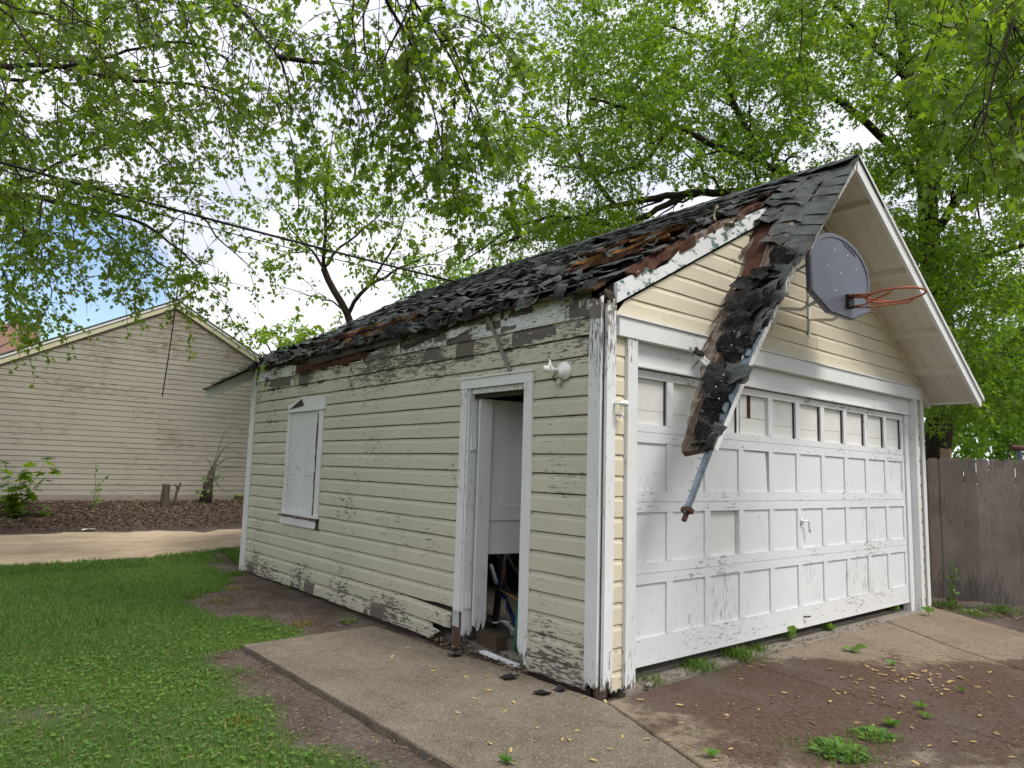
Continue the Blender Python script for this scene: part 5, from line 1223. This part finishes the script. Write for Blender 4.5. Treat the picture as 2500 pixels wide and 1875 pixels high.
# ---- the big tree behind the garage
T = Tree(); cfgB = dict(lv=3, sp=[.48, .34], len=[1.7, .75, .5], lpt=36, size=.082, droop=.28, hang=.75, up=.12, fwd=.6)
TB = D([(2275, 1330), (2285, 1050), (2320, 960), (2300, 800), (2268, 600), (2262, 400), (2215, 190), (2190, -40)], [13.4] * 8); tb = np.array(TB[0]); tb[2] = -.3; TB[0] = tb
R_ = resample(TB, .3); T.wood_(R_, np.linspace(.30, .09, len(R_)), 14)
cb = dict(cfgB)
grow(T, D([(2315, 975), (2400, 905), (2475, 850), (2560, 760), (2650, 600)], 13.4), .19, .06, cb, sub0=.55)
LB = [(((2290, 760), (2050, 600), (1850, 470), (1680, 470), (1500, 500), (1350, 545), (1200, 600)), (13.4, 13, 12.8, 12.6, 12.4, 12.2, 12.0), .13, .02),
      (((2270, 640), (2020, 470), (1860, 395), (1750, 360), (1640, 300), (1540, 268), (1440, 240)), (13.4, 12.5, 12, 11.8, 11.6, 11.4, 11.3), .12, .02),
      (((1860, 395), (1790, 260), (1770, 150), (1800, 20)), (12, 11.8, 11.6, 11.5), .07, .02),
      (((2262, 450), (2100, 280), (1960, 190), (1800, 120), (1620, 60)), (13.4, 13, 12.8, 12.6, 12.5), .09, .02),
      (((2262, 400), (2330, 240), (2400, 120), (2460, -20)), (13.4, 13.2, 13, 13), .10, .03),
      (((2268, 600), (2340, 470), (2440, 380), (2560, 300)), (13.4, 13, 12.6, 12.4), .09, .02),
      (((2290, 740), (2380, 640), (2480, 600), (2600, 590)), (13.4, 12.6, 12, 11.8), .07, .02),
      (((1680, 470), (1520, 560), (1350, 520), (1240, 560), (1130, 640)), (12.6, 12.4, 12.2, 12.1, 12.0), .06, .012),
      (((1640, 300), (1560, 420), (1450, 420), (1330, 400)), (11.6, 11.6, 11.5, 11.4), .04, .01),
      (((1500, 500), (1420, 400), (1380, 300), (1400, 150)), (12.4, 12.3, 12.2, 12.1), .045, .01),
      (((2215, 190), (2080, 60), (1980, -60), (1900, -200)), (13.4, 13.3, 13.2, 13.1), .07, .02)]
for pts, d, r0, r1 in LB: grow(T, D(pts, d), r0, r1, cb, sub0=.14)
def dens(x, y):
    x_ = x
    if x < 1180: return .12 * (y < 560)
    if x < 1420: return .42 + .2 * (y > 330) - .25 * (y < 150)
    if x < 1600: return .7
    if 1960 < x < 2120 and 250 < y < 400: return .25
    return .78
cnt = 0
while cnt < 2500:
    x_ = nr.uniform(1150, 2620); y_ = nr.uniform(-120, 1020); dd_ = nr.uniform(9.8, 16.5)
    if nr.random() > dens(x_, y_): continue
    P = dep(x_, y_, dd_)
    if P[2] < 2.3 or (P[0] < 7.2 and P[2] < 5.0 and P[1] < 8.5): continue
    if x_ < 2200 and P[2] < 4.9: continue
    if vn(x_ / 95, y_ / 75, 31) < (.34 if x_ < 2080 else .2): continue
    clump(T, P, nr.uniform(.35, .62), int(nr.uniform(55, 95)), dict(cfgB, bare=False), .45); cnt += 1
finish_tree('maple_tree', T, (float(tb[0]), float(tb[1]), 0.), 'large dense maple with a dark leaning trunk behind the garage and fence', 'tree', M_leafB, 'lobe')

# ---- young tree with a forked trunk behind the garage roof
T = Tree(); cfgD = dict(lv=2, sp=[.34, .30], len=[.85, .5], lpt=20, size=.11, droop=.25, hang=.8, up=.2, fwd=.9)
dD = 14.5; tb = dep(872, 1180, dD); tb[2] = gz(tb[0], tb[1]) - .2
R_ = resample([tb, *D([(862, 800), (850, 760), (800, 690), (790, 655)], dD)], .25); T.wood_(R_, np.linspace(.11, .065, len(R_)), 9)
for pts, r0 in ((((790, 655), (760, 610), (720, 575), (690, 530), (650, 480)), .032), (((790, 655), (795, 560), (795, 470), (805, 380), (815, 300)), .04), (((790, 655), (830, 600), (870, 575), (910, 540), (960, 490)), .03), (((853, 762), (880, 710), (930, 680), (990, 650), (1050, 620), (1110, 600)), .045), (((900, 695), (950, 620), (980, 560), (1000, 500)), .028), (((853, 770), (820, 740), (760, 720), (690, 700)), .022), (((800, 560), (850, 480), (890, 400)), .022), (((795, 520), (750, 440), (740, 380)), .02), (((985, 655), (1060, 640), (1120, 660)), .015), (((760, 612), (700, 620), (650, 600)), .015)):
    grow(T, D(pts, [dD + nr.uniform(-.6, .6) * (i > 0) for i in range(len(pts))]), r0, .006, cfgD, 0 if len(pts) > 3 else 0, .15)
for i in range(230):
    x_, y_ = nr.normal(835, 125), nr.normal(470, 115)
    if y_ > 700 or y_ < 300: continue
    clump(T, dep(x_, y_, dD + nr.uniform(-1, 1)), .34, 18, cfgD)
finish_tree('young_tree', T, (float(tb[0]), float(tb[1]), float(tb[2]) + .2), 'slender young tree with a forked trunk and sparse bright leaves behind the roof', 'tree', M_leafD, 'oval', mtrunk=M_twig)

# ---- greenery beyond the roofs and fence
def bush(name, regions, dr, n, size, label, catg, mat, kind='lobe', rad=.5, per=55, trunk=True):
    T = Tree(); cfg = dict(lv=1, sp=[.4], len=[.5], lpt=20, size=size, droop=.2, hang=.6)
    x0, x1, y0, y1 = regions; c = dep((x0 + x1) / 2, (y0 + y1) / 2, sum(dr) / 2); b = np.array([c[0], c[1], float(gz(c[0], c[1])) if abs(c[0]) < 900 else 0])
    Q = resample([b + np.array([0, 0, -.2]), (b + c) / 2 + np.array([.1, 0, 0]), c + np.array([0, 0, .5])], .4); T.wood_(Q, np.linspace(.14, .04, len(Q)), 8)
    for i in range(n):
        x_ = nr.uniform(x0, x1); y_ = nr.uniform(y0, y1); d = nr.uniform(*dr); P = dep(x_, y_, d)
        if vn(x_ / 40, y_ / 40, 37) < .3: continue
        clump(T, P, rad * nr.uniform(.7, 1.3), per, cfg, .7)
        if i % 5 == 0: T.wood_(np.array([c + nr.normal(0, .2, 3), (c + P) / 2, P]), np.array([.03, .02, .008]), 4)
    return finish_tree(name, T, tuple(b), label, catg, mat, kind)
bush('leafy_tree', (560, 800, 800, 960), (18, 21), 80, .15, 'bright green tree showing between the two garage roofs', 'tree', M_leafD, 'oval', .7)
bush('leafy_tree', (2260, 2600, 930, 1110), (19, 23), 130, .14, 'sunlit light green tree low behind the right fence', 'tree', M_leafE, 'dia', .7, 70)
bush('leafy_tree', (2380, 2760, 700, 1000), (20, 25), 90, .15, 'mid green tree far behind the fence at the right edge', 'tree', M_leafB, 'dia', .9, 70)
bush('leafy_tree', (1000, 1300, 620, 800), (22, 26), 60, .15, 'pale green tree far behind the ridge of the garage roof', 'tree', M_leafE, 'dia', .8, 60)
bush('leafy_tree', (-250, 120, 780, 980), (24, 27), 50, .15, 'green tree beside the distant red brown roof', 'tree', M_leafB, 'dia', .9, 60)

# far wood closing the horizon all round
n = 30000; a = nr.uniform(0, 2 * PI, n); r = nr.uniform(46, 62, n); X = CAM[0] + np.cos(a) * r; Y = CAM[1] + np.sin(a) * r
cv = np.stack([X, Y, np.full(n, 3.)], 1) - CAM; cc = cv @ RO; fx = np.where(cc[:, 2] < 0, PX + F * cc[:, 0] / -cc[:, 2], 9999.)
hm = np.where((fx > -900) & (fx < 1150), 4.2, 10.5) * (.65 + .7 * vn(a * 9, a * 0, 41))
Z = hm * nr.random(n) ** .8; V, Fa = leaves(np.stack([X, Y, Z + .6], 1), nr.normal(0, 1, (n, 3)), nr.uniform(.5, 1.1, n), 'dia', .3)
tag(mesh_np('far_wood', V, Fa, M_leafB, None), 'far off belt of green trees closing the horizon', 'trees', None, 'stuff')
# ================================================================== plants at ground level
def plant(name, base, h, spread, n, size, kind, mat, label, catg, group=None, stems=4, flat=.6, hang=.1, low=.0):
    T = Tree(); base = np.array(base)
    for s in range(stems):
        d = unit(np.array([nr.normal(0, spread), nr.normal(0, spread), h])); l = h * nr.uniform(.7, 1.1); t = np.linspace(0, 1, 5)[:, None]
        P = base + d * l * t + nr.normal(0, .02 * h, (5, 3)) * t; T.wood_(P, np.linspace(.006, .002, 5) * max(1, h), 4)
        k = max(2, n // stems); u = nr.uniform(low, 1.05, k); Q = np.stack([np.interp(u, t[:, 0], P[:, j]) for j in range(3)], 1)
        out = unit(nr.normal(0, 1, (k, 3)) * np.array([1, 1, .35])); tip = out + np.array([0, 0, -hang]) + d * .25
        T.leaf(Q + out * .02 * h, tip, size * nr.uniform(.6, 1.2, k))
    t = empty(name, tuple(base), label, catg, group)
    mesh_np('stem', np.concatenate(T.wv), np.concatenate(T.wf), M_weed, t)
    V, Fa = leaves(np.concatenate(T.lp), np.concatenate(T.lt), np.concatenate(T.ls), kind, flat); mesh_np('leaves', V, Fa, mat, t)
    return t
def Gp(px, py):
    P = gpt(px, py); return P
plant('maple_shrub', Gp(28, 1262), 1.0, .45, 130, .19, 'star', M_leafB, 'leafy maple shrub against the taupe garage at the left edge', 'shrub', stems=9, hang=.5, flat=.8)
plant('burdock', Gp(95, 1258), .30, .35, 12, .26, 'oval', M_weed, 'broad leaved burdock plant beside the maple shrub', 'plant', stems=4, hang=.3, flat=.9)
plant('sapling', Gp(228, 1243), .80, .10, 46, .075, 'oval', M_weed, 'thin waist high sapling in front of the taupe wall', 'sapling', stems=2, hang=.3)
plant('burdock', Gp(590, 1222), .30, .5, 14, .28, 'oval', M_leafB, 'dark broad leaved plant by the taupe wall near the cream garage corner', 'plant', stems=4, hang=.3, flat=.9)
def stump(px, py, h, r, label, n=10):
    b = Gp(px, py); m = MB(); m.lathe(tuple(b - np.array([0, 0, .1])), (.03, .02, 1), [(0, r * 1.25), (.12, r * 1.1), (h * .6, r), (h, r * .95), (h + .1, r * .9)], n); o = m.build('tree_stump', M_stump, None); return tag(o, label, 'stump')
stump(400, 1237, .42, .075, 'short weathered tree stump against the taupe garage')
b = Gp(424, 1236); m = MB(); m.tube([b - np.array([0, 0, .05]), b + np.array([.03, 0, .25]), b + np.array([.09, 0, .44])], [.03, .025, .02], 7); m.tube([b + np.array([.05, 0, .3]), b + np.array([.0, 0, .42])], [.018, .014], 6); tag(m.build('tree_stump', M_stump, None), 'thin forked dead stub right of the short stump', 'stump')
b = Gp(503, 1228); t = empty('vine_stump', tuple(b), 'dead trunk with bare curling vines and green sprouts against the taupe wall', 'stump')
m = MB(); m.tube([b - np.array([0, 0, .05]), b + np.array([.02, 0, .4]), b + np.array([.06, -.02, .62]), b + np.array([.12, -.02, .86])], [.11, .085, .06, .025], 9); m.tube([b + np.array([-.12, 0, -.05]), b + np.array([-.05, -.03, .4]), b + np.array([.0, -.02, .6])], [.035, .03, .02], 6); m.build('trunk', M_stump, t, True)
m = MB()
for (dx, dz, k) in ((.55, .95, .5), (.85, .25, .7), (.75, .05, .2), (.5, .45, .8), (-.3, .25, .3), (.65, .6, .4), (.42, -.45, .0)):
    P = [b + np.array([.06, -.03, .66]), b + np.array([.06 + dx * .3, -.05, .66 + dz * .75 + .1 * k]), b + np.array([.06 + dx * .7, -.06, .66 + dz]), b + np.array([.06 + dx * 1.15, -.05, .66 + dz * (.95 - .4 * k)])]
    P = resample(P, .06); m.tube(P, np.linspace(.008, .003, len(P)), 4)
m.build('vine', M_twig, t)
T = Tree()
for _ in range(60):
    q = b + np.array([nr.normal(.05, .10), -.06 + nr.normal(0, .04), nr.choice([.12, .5]) + nr.normal(0, .09)]); T.leaf(q[None], nr.normal(0, 1, (1, 3)) + np.array([[0, -.5, 0]]), np.array([nr.uniform(.05, .10)]))
V, Fa = leaves(np.concatenate(T.lp), np.concatenate(T.lt), np.concatenate(T.ls), 'oval'); mesh_np('sprouts', V, Fa, M_weed, t, kind='stuff')

def grass_tuft(px, py, n, h, rad, label, mat=None, name='grass_tuft', broad=0, z=None):
    b = Gp(px, py) if z is None else gp(px, py, z); t = empty(name, tuple(b), label, 'weed')
    bx_ = nr.normal(0, rad, (n, 2)); P = np.c_[b[0] + bx_[:, 0], b[1] + bx_[:, 1], np.full(n, b[2] - .004)]
    V, Fa = blades(P, nr.uniform(.5, 1.2, n) * h, nr.uniform(.004, .008, n), .7); mesh_np('blades', V, Fa, mat or M_grass, t, kind='stuff')
    if broad:
        a = nr.uniform(0, 2 * PI, broad); r = nr.uniform(.0, rad * 1.2, broad); Q = np.c_[b[0] + np.cos(a) * r, b[1] + np.sin(a) * r, b[2] + nr.uniform(.005, h * .6, broad)]
        V, Fa = leaves(Q, np.c_[np.cos(a), np.sin(a), nr.uniform(-.1, .7, broad)], nr.uniform(.025, .06, broad), 'oval', .8); mesh_np('leaves', V, Fa, M_weed, t, kind='stuff')
    return t
def blades(P, h, w, lean=.5):
    n = len(P); a = nr.uniform(0, 2 * PI, n); d = np.c_[np.cos(a), np.sin(a), np.zeros(n)]; s = np.c_[-np.sin(a), np.cos(a), np.zeros(n)] * w[:, None]
    l = (nr.uniform(.1, 1, n) * lean * h)[:, None]; z = np.array([0, 0, 1.0])
    mid = P + d * l * .35 + z * (h * .6)[:, None]; tip = P + d * l * 1.1 + z * (h * nr.uniform(.75, 1.0, n))[:, None]
    V = np.stack([P - s * .5, P + s * .5, mid + s * .42, mid - s * .42, tip], 1).reshape(-1, 3); k = (np.arange(n) * 5)[:, None]
    return V, np.concatenate([k + np.array([0, 1, 2]), k + np.array([0, 2, 3]), k + np.array([3, 2, 4])])
TU = [(1590, 1668, 90, .07, .05, 'small grass tuft in the apron crack nearest the garage corner', 4), (1705, 1632, 240, .09, .09, 'grass clump in the crack under the left half of the big door', 40), (1800, 1605, 260, .11, .08, 'dense weed clump in the crack below the big white door', 60), (1850, 1588, 90, .08, .05, 'thin weed sprig right of the dense clump by the big door', 8)]
for px, py, n, h, r, lb, br in TU: grass_tuft(px, py, n, h, r, lb, None, broad=br, z=.0)
def broadweed(px, py, n, size, label, upright=.6, z=0.0, h=.05, name='broadleaf_weed'):
    b = gp(px, py, z) if z is not None else Gp(px, py); t = empty(name, tuple(b), label, 'weed'); a = np.linspace(0, 2 * PI, n, endpoint=False) + nr.uniform(0, 6)
    Q = np.tile(b, (n, 1)) + np.c_[np.cos(a), np.sin(a), np.ones(n)] * np.array([.01, .01, .5]) * h; V, Fa = leaves(Q, np.c_[np.cos(a), np.sin(a), np.full(n, upright) + nr.uniform(-.3, .3, n)], size * nr.uniform(.6, 1.1, n), 'oval', .5)
    mesh_np('leaves', V, Fa, M_weed, t); m = MB(); m.tube([b - np.array([0, 0, .01]), b + np.array([0, 0, h])], .004, 5); m.build('stem', M_weed, t); return t
broadweed(1925, 1566, 5, .21, 'large single burdock leaf weed standing in front of the big door', 1.3)
broadweed(2022, 1540, 11, .12, 'low bright weed by the right half of the big door', .5)
broadweed(2175, 1496, 11, .13, 'weed growing by the bottom right of the big door', .7)
broadweed(2083, 1590, 6, .12, 'flat pale green weed in the apron joint', .2, h=.03)
broadweed(2268, 1505, 4, .10, 'two leaved seedling bent over the right apron joint', .6, h=.12)
for px, py, n, sz, lb in ((2175, 1775, 10, .08, 'yellow green seedling clump in the dirt at lower right'), (2250, 1730, 5, .07, 'small seedling in the dirt right of the clump'), (2265, 1755, 5, .07, 'flat dark green seedling in the dirt near the right edge'), (2180, 1625, 6, .06, 'tiny grey green weed in the middle of the dirt drift'), (2350, 1690, 5, .05, 'tiny weed in the dirt toward the right edge'), (1235, 1865, 10, .06, 'seedling at the slab edge at the bottom centre'), (1735, 1850, 6, .07, 'pale seedling at the bottom edge right of the slab joint')):
    broadweed(px, py, n, sz, lb, .45, h=.03)
grass_tuft(2050, 1840, 420, .045, .11, 'bright green weed mat in the dirt at the bottom', None, broad=170, z=.0)
grass_tuft(2130, 1800, 160, .04, .08, 'smaller weed patch behind the bottom weed mat', None, broad=60, z=.0)
broadweed(995, 1545, 14, .10, 'upright nettle like weed by the broken siding boards', 1.2, z=None, h=.17)
for px, py, n, h, r, lb, br in ((712, 1435, 60, .10, .06, 'grey green weed at the foot of the side wall', 6), (850, 1490, 30, .08, .05, 'small weed at the wall foot left of the slab', 5), (850, 1522, 30, .05, .06, 'flat clover patch at the far edge of the slab', 24), (635, 1535, 60, .06, .10, 'leafy clover clump by the slab corner', 60), (575, 1405, 200, .09, .07, 'dark grass tuft at the rear corner of the garage', 0)):
    grass_tuft(px, py, n, h, r, lb, None, broad=br)
for px, py, lb in ((575, 1440, 'yellowed grass tuft nearest the garage rear corner'), (533, 1470, 'yellowed grass tuft in the bare soil patch'), (735, 1528, 'yellowed grass tuft near the slab corner'), (590, 1770, 'yellowed dead grass tuft in the lawn')):
    grass_tuft(px, py, 70, .06, .05, lb, M_grassy)
plant('fence_weed', gp(2330, 1478, .0), .55, .10, 50, .055, 'oval', M_weed, 'climbing weed with tiny white flowers against the fence', 'weed', stems=3, hang=.3)
grass_tuft(2305, 1478, 260, .05, .12, 'low grass patch at the foot of the fence', None, broad=30, z=-.02); grass_tuft(2440, 1490, 260, .08, .12, 'taller grass clump at the fence foot by the right edge', None, broad=30, z=-.02); grass_tuft(2375, 1500, 200, .05, .12, 'thin grass strip between the driveway and the fence', None, broad=20, z=-.02)

# ================================================================== lawn
def lawn(n, x0, x1, y0, y1, sel=None):
    X = nr.uniform(x0, x1, n); Y = nr.uniform(y0, y1, n); m_, lu_ = lawn_mask(X, Y); k = nr.random(n) < m_ * (.45 + .55 * lu_); return X[k], Y[k], lu_[k]
X1, Y1, l1 = lawn(330000, -3.9, .5, -1.2, 8.4); X2, Y2, l2 = lawn(50000, -9, -3.9, -3, 8.4)
X = np.r_[X1, X2]; Y = np.r_[Y1, Y2]; l = np.r_[l1, l2]; n = len(X)
P = np.c_[X, Y, gz(X, Y) - .004]; hh = (.026 + .028 * l) * nr.uniform(.5, 1.4, n) * (.7 + .6 * fbm(X * 2, Y * 2, 15)); ww = nr.uniform(.003, .006, n) * (1 + .15 * np.maximum(0, Y - 1))
V, Fa = blades(P, hh, ww, .9)
X3, Y3, l3 = lawn(560000, -3.7, -.2, -1.1, 5.0); n3 = len(X3); a3 = nr.uniform(0, 2 * PI, n3); h3 = nr.uniform(.012, .04, n3); w3 = nr.uniform(.003, .006, n3); P3 = np.c_[X3, Y3, gz(X3, Y3) - .003]
s3 = np.c_[-np.sin(a3), np.cos(a3), np.zeros(n3)] * w3[:, None]; t3 = P3 + np.c_[np.cos(a3) * h3 * nr.uniform(.1, 1.3, n3), np.sin(a3) * h3 * nr.uniform(.1, 1.3, n3), h3]
V3 = np.stack([P3 - s3 * .5, P3 + s3 * .5, t3], 1).reshape(-1, 3); Fa = np.concatenate([Fa, np.arange(n3 * 3).reshape(-1, 3) + len(V)]); V = np.concatenate([V, V3]); print('NEARGRASS', n3)
tag(mesh_np('lawn', V, Fa, M_grass, None), 'short green lawn left of the garage', 'grass', None, 'stuff'); print('GRASS', n)
# clover and small broad leaves in the thin near part
X1, Y1, l1 = lawn(60000, -3.6, -.3, -1.0, 5.5); k = nr.random(len(X1)) < (.30 + .5 * (fbm(X1 * 2.5, Y1 * 2.5, 18) > .55)) * (1.1 - l1); X1, Y1 = X1[k], Y1[k]; n = len(X1); a = nr.uniform(0, 2 * PI, n)
V, Fa = leaves(np.c_[X1, Y1, gz(X1, Y1) + nr.uniform(.006, .03, n)], np.c_[np.cos(a), np.sin(a), nr.uniform(-.1, .5, n)], nr.uniform(.018, .045, n), 'oval', .85); tag(mesh_np('clover', V, Fa, M_weed, None), 'clover and small broadleaf weeds mixed in the lawn', 'ground cover', None, 'stuff')
M_thatch = leafmat('dead_grass', (.30, .22, .10), (.2, .15, .06), mixt=.2, alt=(.42, .35, .2))
# dry litter: mulch bed, bare soil, doorway
def litter(name, X, Y, Z, s0, s1, mat, label, asp=.35):
    n = len(X); a = nr.uniform(0, 2 * PI, n); d = np.c_[np.cos(a), np.sin(a), nr.uniform(-.25, .35, n)]; T_, Fc = TPL['dia']; sz = nr.uniform(s0, s1, n); d = unit(d); up = np.array([0, 0, 1.]) + nr.normal(0, .35, (n, 3)); s = unit(np.cross(d, up)); nn = np.cross(s, d)
    V = np.c_[X, Y, Z][:, None] + sz[:, None, None] * (T_[None, :, 0:1] * s[:, None] * asp * 2 + T_[None, :, 1:2] * d[:, None] + T_[None, :, 2:3] * nn[:, None]); Fa = Fc[None] + (np.arange(n) * len(T_))[:, None, None]
    return tag(mesh_np(name, V.reshape(-1, 3), Fa.reshape(-1, 3), mat, None), label, 'litter', None, 'stuff')
n = 26000; X = nr.uniform(-5, 3.6, n); Y = 9.45 + 2.5 * nr.random(n) ** .8; litter('mulch', X, Y, gz(X, Y) + nr.uniform(.0, .03, n), .015, .065, M_litter, 'brown leaf litter and mulch along the taupe garage')
n = 2600; X = nr.uniform(-1.7, 0, n); Y = nr.uniform(2.7, 6.9, n); m_, _ = lawn_mask(X, Y); k = m_ < .25; X, Y = X[k], Y[k]; litter('wood_chips', X, Y, gz(X, Y) + .004, .008, .035, M_litter, 'wood chips and twigs on the bare soil by the side wall', .2)
n = 5000; X = nr.uniform(-3.6, -.4, n); Y = nr.uniform(-1, 5.5, n); litter('thatch', X, Y, gz(X, Y) + nr.uniform(.004, .03, n), .015, .05, M_thatch, 'dead grass and dry bits lying in the lawn', .09)
n = 900; X = nr.uniform(-1.9, -1.47, n); Y = nr.uniform(-.8, 2.6, n); litter('soil_bits', X, Y, gz(X, Y) + .004, .008, .03, M_litter, 'small twigs and chips along the slab edge', .25)
n = 420; X = nr.normal(-.04, .10, n); Y = nr.uniform(.55, 2.0, n); litter('door_debris', X, Y, .004 + nr.uniform(0, .02, n), .010, .055, M_litter, 'rotten wood crumbs and leaf debris before the side door', .3)
n = 500; X = nr.uniform(.25, 4.4, n); Y = nr.normal(-.02, .03, n); litter('threshold_debris', X, Y, .004 + nr.uniform(0, .015, n), .008, .04, M_litter, 'dark debris under the bottom edge of the big door', .3)
n = 2600; q = [gp(nr.uniform(1750, 2560), nr.uniform(1560, 1900)) for _ in range(n)]; q = np.array(q); litter('dirt_crumbs', q[:, 0], q[:, 1], .002 + nr.uniform(0, .008, n), .006, .022, M_litter, 'soil crumbs and twigs scattered over the dirty driveway', .4)
n = 500; s = nr.uniform(0, 1.6, n); o_ = nr.uniform(.02, .45, n); X = FA[0] + fd[0] * s + fn[0] * o_; Y = FA[1] + fd[1] * s + fn[1] * o_; litter('fence_litter', X, Y, gz(X, Y) + .01, .02, .06, M_litter, 'brown leaf litter at the foot of the fence', .4)
# maple seeds lying singly
T_, Fc = TPL['dia']
sm = bpy.data.meshes.new('maple_seed'); V = [(0, 0, .004), (.006, .006, .005), (.009, .022, .003), (.004, .040, .002), (-.004, .036, .003), (-.006, .016, .006), (-.005, .004, .006)]
sm.from_pydata([(x, y, z) for x, y, z in V] + [(x, y, z - .002) for x, y, z in V], [], [tuple(range(7)), tuple(range(13, 6, -1))] + [(i, i + 7, (i + 1) % 7 + 7, (i + 1) % 7) for i in range(7)]); sm.materials.append(M_seed)
def seed(p, sc): 
    o = bpy.data.objects.new('maple_seed', sm); link(o); o.location = p; o.rotation_euler = (nr.uniform(-.15, .15), nr.uniform(-.15, .15), nr.uniform(0, 6.3)); o.scale = (sc,) * 3
    return o
spots = [(1045, 1555), (1060, 1580), (1075, 1500), (990, 1582), (1050, 1640), (1130, 1652), (1250, 1712), (1240, 1735), (1310, 1780), (1390, 1770), (1390, 1810), (1520, 1795), (1670, 1765), (1700, 1725), (1870, 1625), (1890, 1700), (1960, 1610), (2025, 1600), (2035, 1635), (2080, 1650), (2110, 1615), (2110, 1625), (2140, 1700), (2180, 1660), (2270, 1570), (2290, 1680), (2300, 1600), (2100, 1740), (2105, 1767), (2135, 1770), (2160, 1865), (2225, 1858), (2275, 1820), (2325, 1812), (2390, 1750), (2410, 1690), (2440, 1600), (2480, 1850), (2200, 1740), (2230, 1780), (1780, 1832), (1770, 1745), (1640, 1810), (1430, 1700), (1340, 1640), (1180, 1590), (1000, 1560), (960, 1600), (1110, 1740), (1200, 1820), (2380, 1560), (2420, 1640), (2460, 1700), (2330, 1640), (2270, 1650)]
for i in range(70): spots.append((nr.normal(2230, 90), nr.normal(1655, 25)))
for i in range(45): spots.append((nr.uniform(1150, 2480), nr.uniform(1560, 1860)))
for px, py in spots:
    P = gp(px, py, .004)
    if P[0] > -.02 and P[1] > -.03 or P[0] < -1.42: continue
    tag(seed(P, nr.uniform(.8, 1.35) * (1 if px < 2100 else .9)), 'dry tan maple seed lying on the concrete or dirt', 'maple seed', 'maple seeds scattered over the concrete and dirt')
# roof scraps and stones on the slab
for px, py, sc, lb in ((1325, 1690, .55, 'black curled roofing scrap on the slab nearest the garage corner'), (1370, 1682, .42, 'small black roofing scrap beside the corner board'), (1243, 1652, .62, 'black roofing scrap on the slab below the side door'), (1112, 1598, .55, 'black roofing scrap on the slab left of the doorway'), (1945, 1545, .4, 'dark scrap under the middle of the big door'), (1755, 1590, .55, 'dark strip scrap under the left half of the big door')):
    o = bpy.data.objects.new('roofing_scrap', FS[0] if px != 1370 else FS[3]); link(o); P = gp(px, py, .012); o.location = P; o.rotation_euler = (nr.uniform(-.1, .1), nr.uniform(-.1, .1), nr.uniform(0, 6)); o.scale = (sc, sc, sc * .5); tag(o, lb, 'roofing scrap', 'roofing scraps on the concrete')
for px, py, r, lb in ((2148, 1488, .05, 'pale stone under the right end of the big door'), (1548, 1648, .03, 'small white stone by the left casing of the big door'), (1582, 1672, .03, 'small tan stone in the apron crack near the corner')):
    bm = bmesh.new(); bmesh.ops.create_icosphere(bm, subdivisions=2, radius=r)
    for v in bm.verts: v.co *= rng.uniform(.8, 1.15); v.co.z *= .65
    me = bpy.data.meshes.new('stone'); bm.to_mesh(me); bm.free(); me.materials.append(M_found); o = bpy.data.objects.new('stone', me); link(o); o.location = gp(px, py, r * .5); tag(o, lb, 'stone')
for px, py, lb in ((1170, 1560, 'brown bark strip on the ground at the doorway'), (85, 1335, 'pale broken stick lying on the gravel alley'),):
    P = Gp(px, py) if px < 600 else gp(px, py, .02); m = MB(); m.bar(P + np.array([-.12, .0, .015]), P + np.array([.12, .03, .02]), .03, .015); tag(m.build('stick', M_rot if px > 600 else M_cloth, None), lb, 'stick')
P = Gp(215, 1298); me = scrap_mesh('paper_scrap', 3, .20, .10, .02, M_whitep, .3); o = bpy.data.objects.new('paper_scrap', me); link(o); o.location = P + np.array([0, 0, .03]); tag(o, 'white paper scrap on the mulch beside the alley', 'paper')
print('OBJECTS', len(bpy.data.objects))
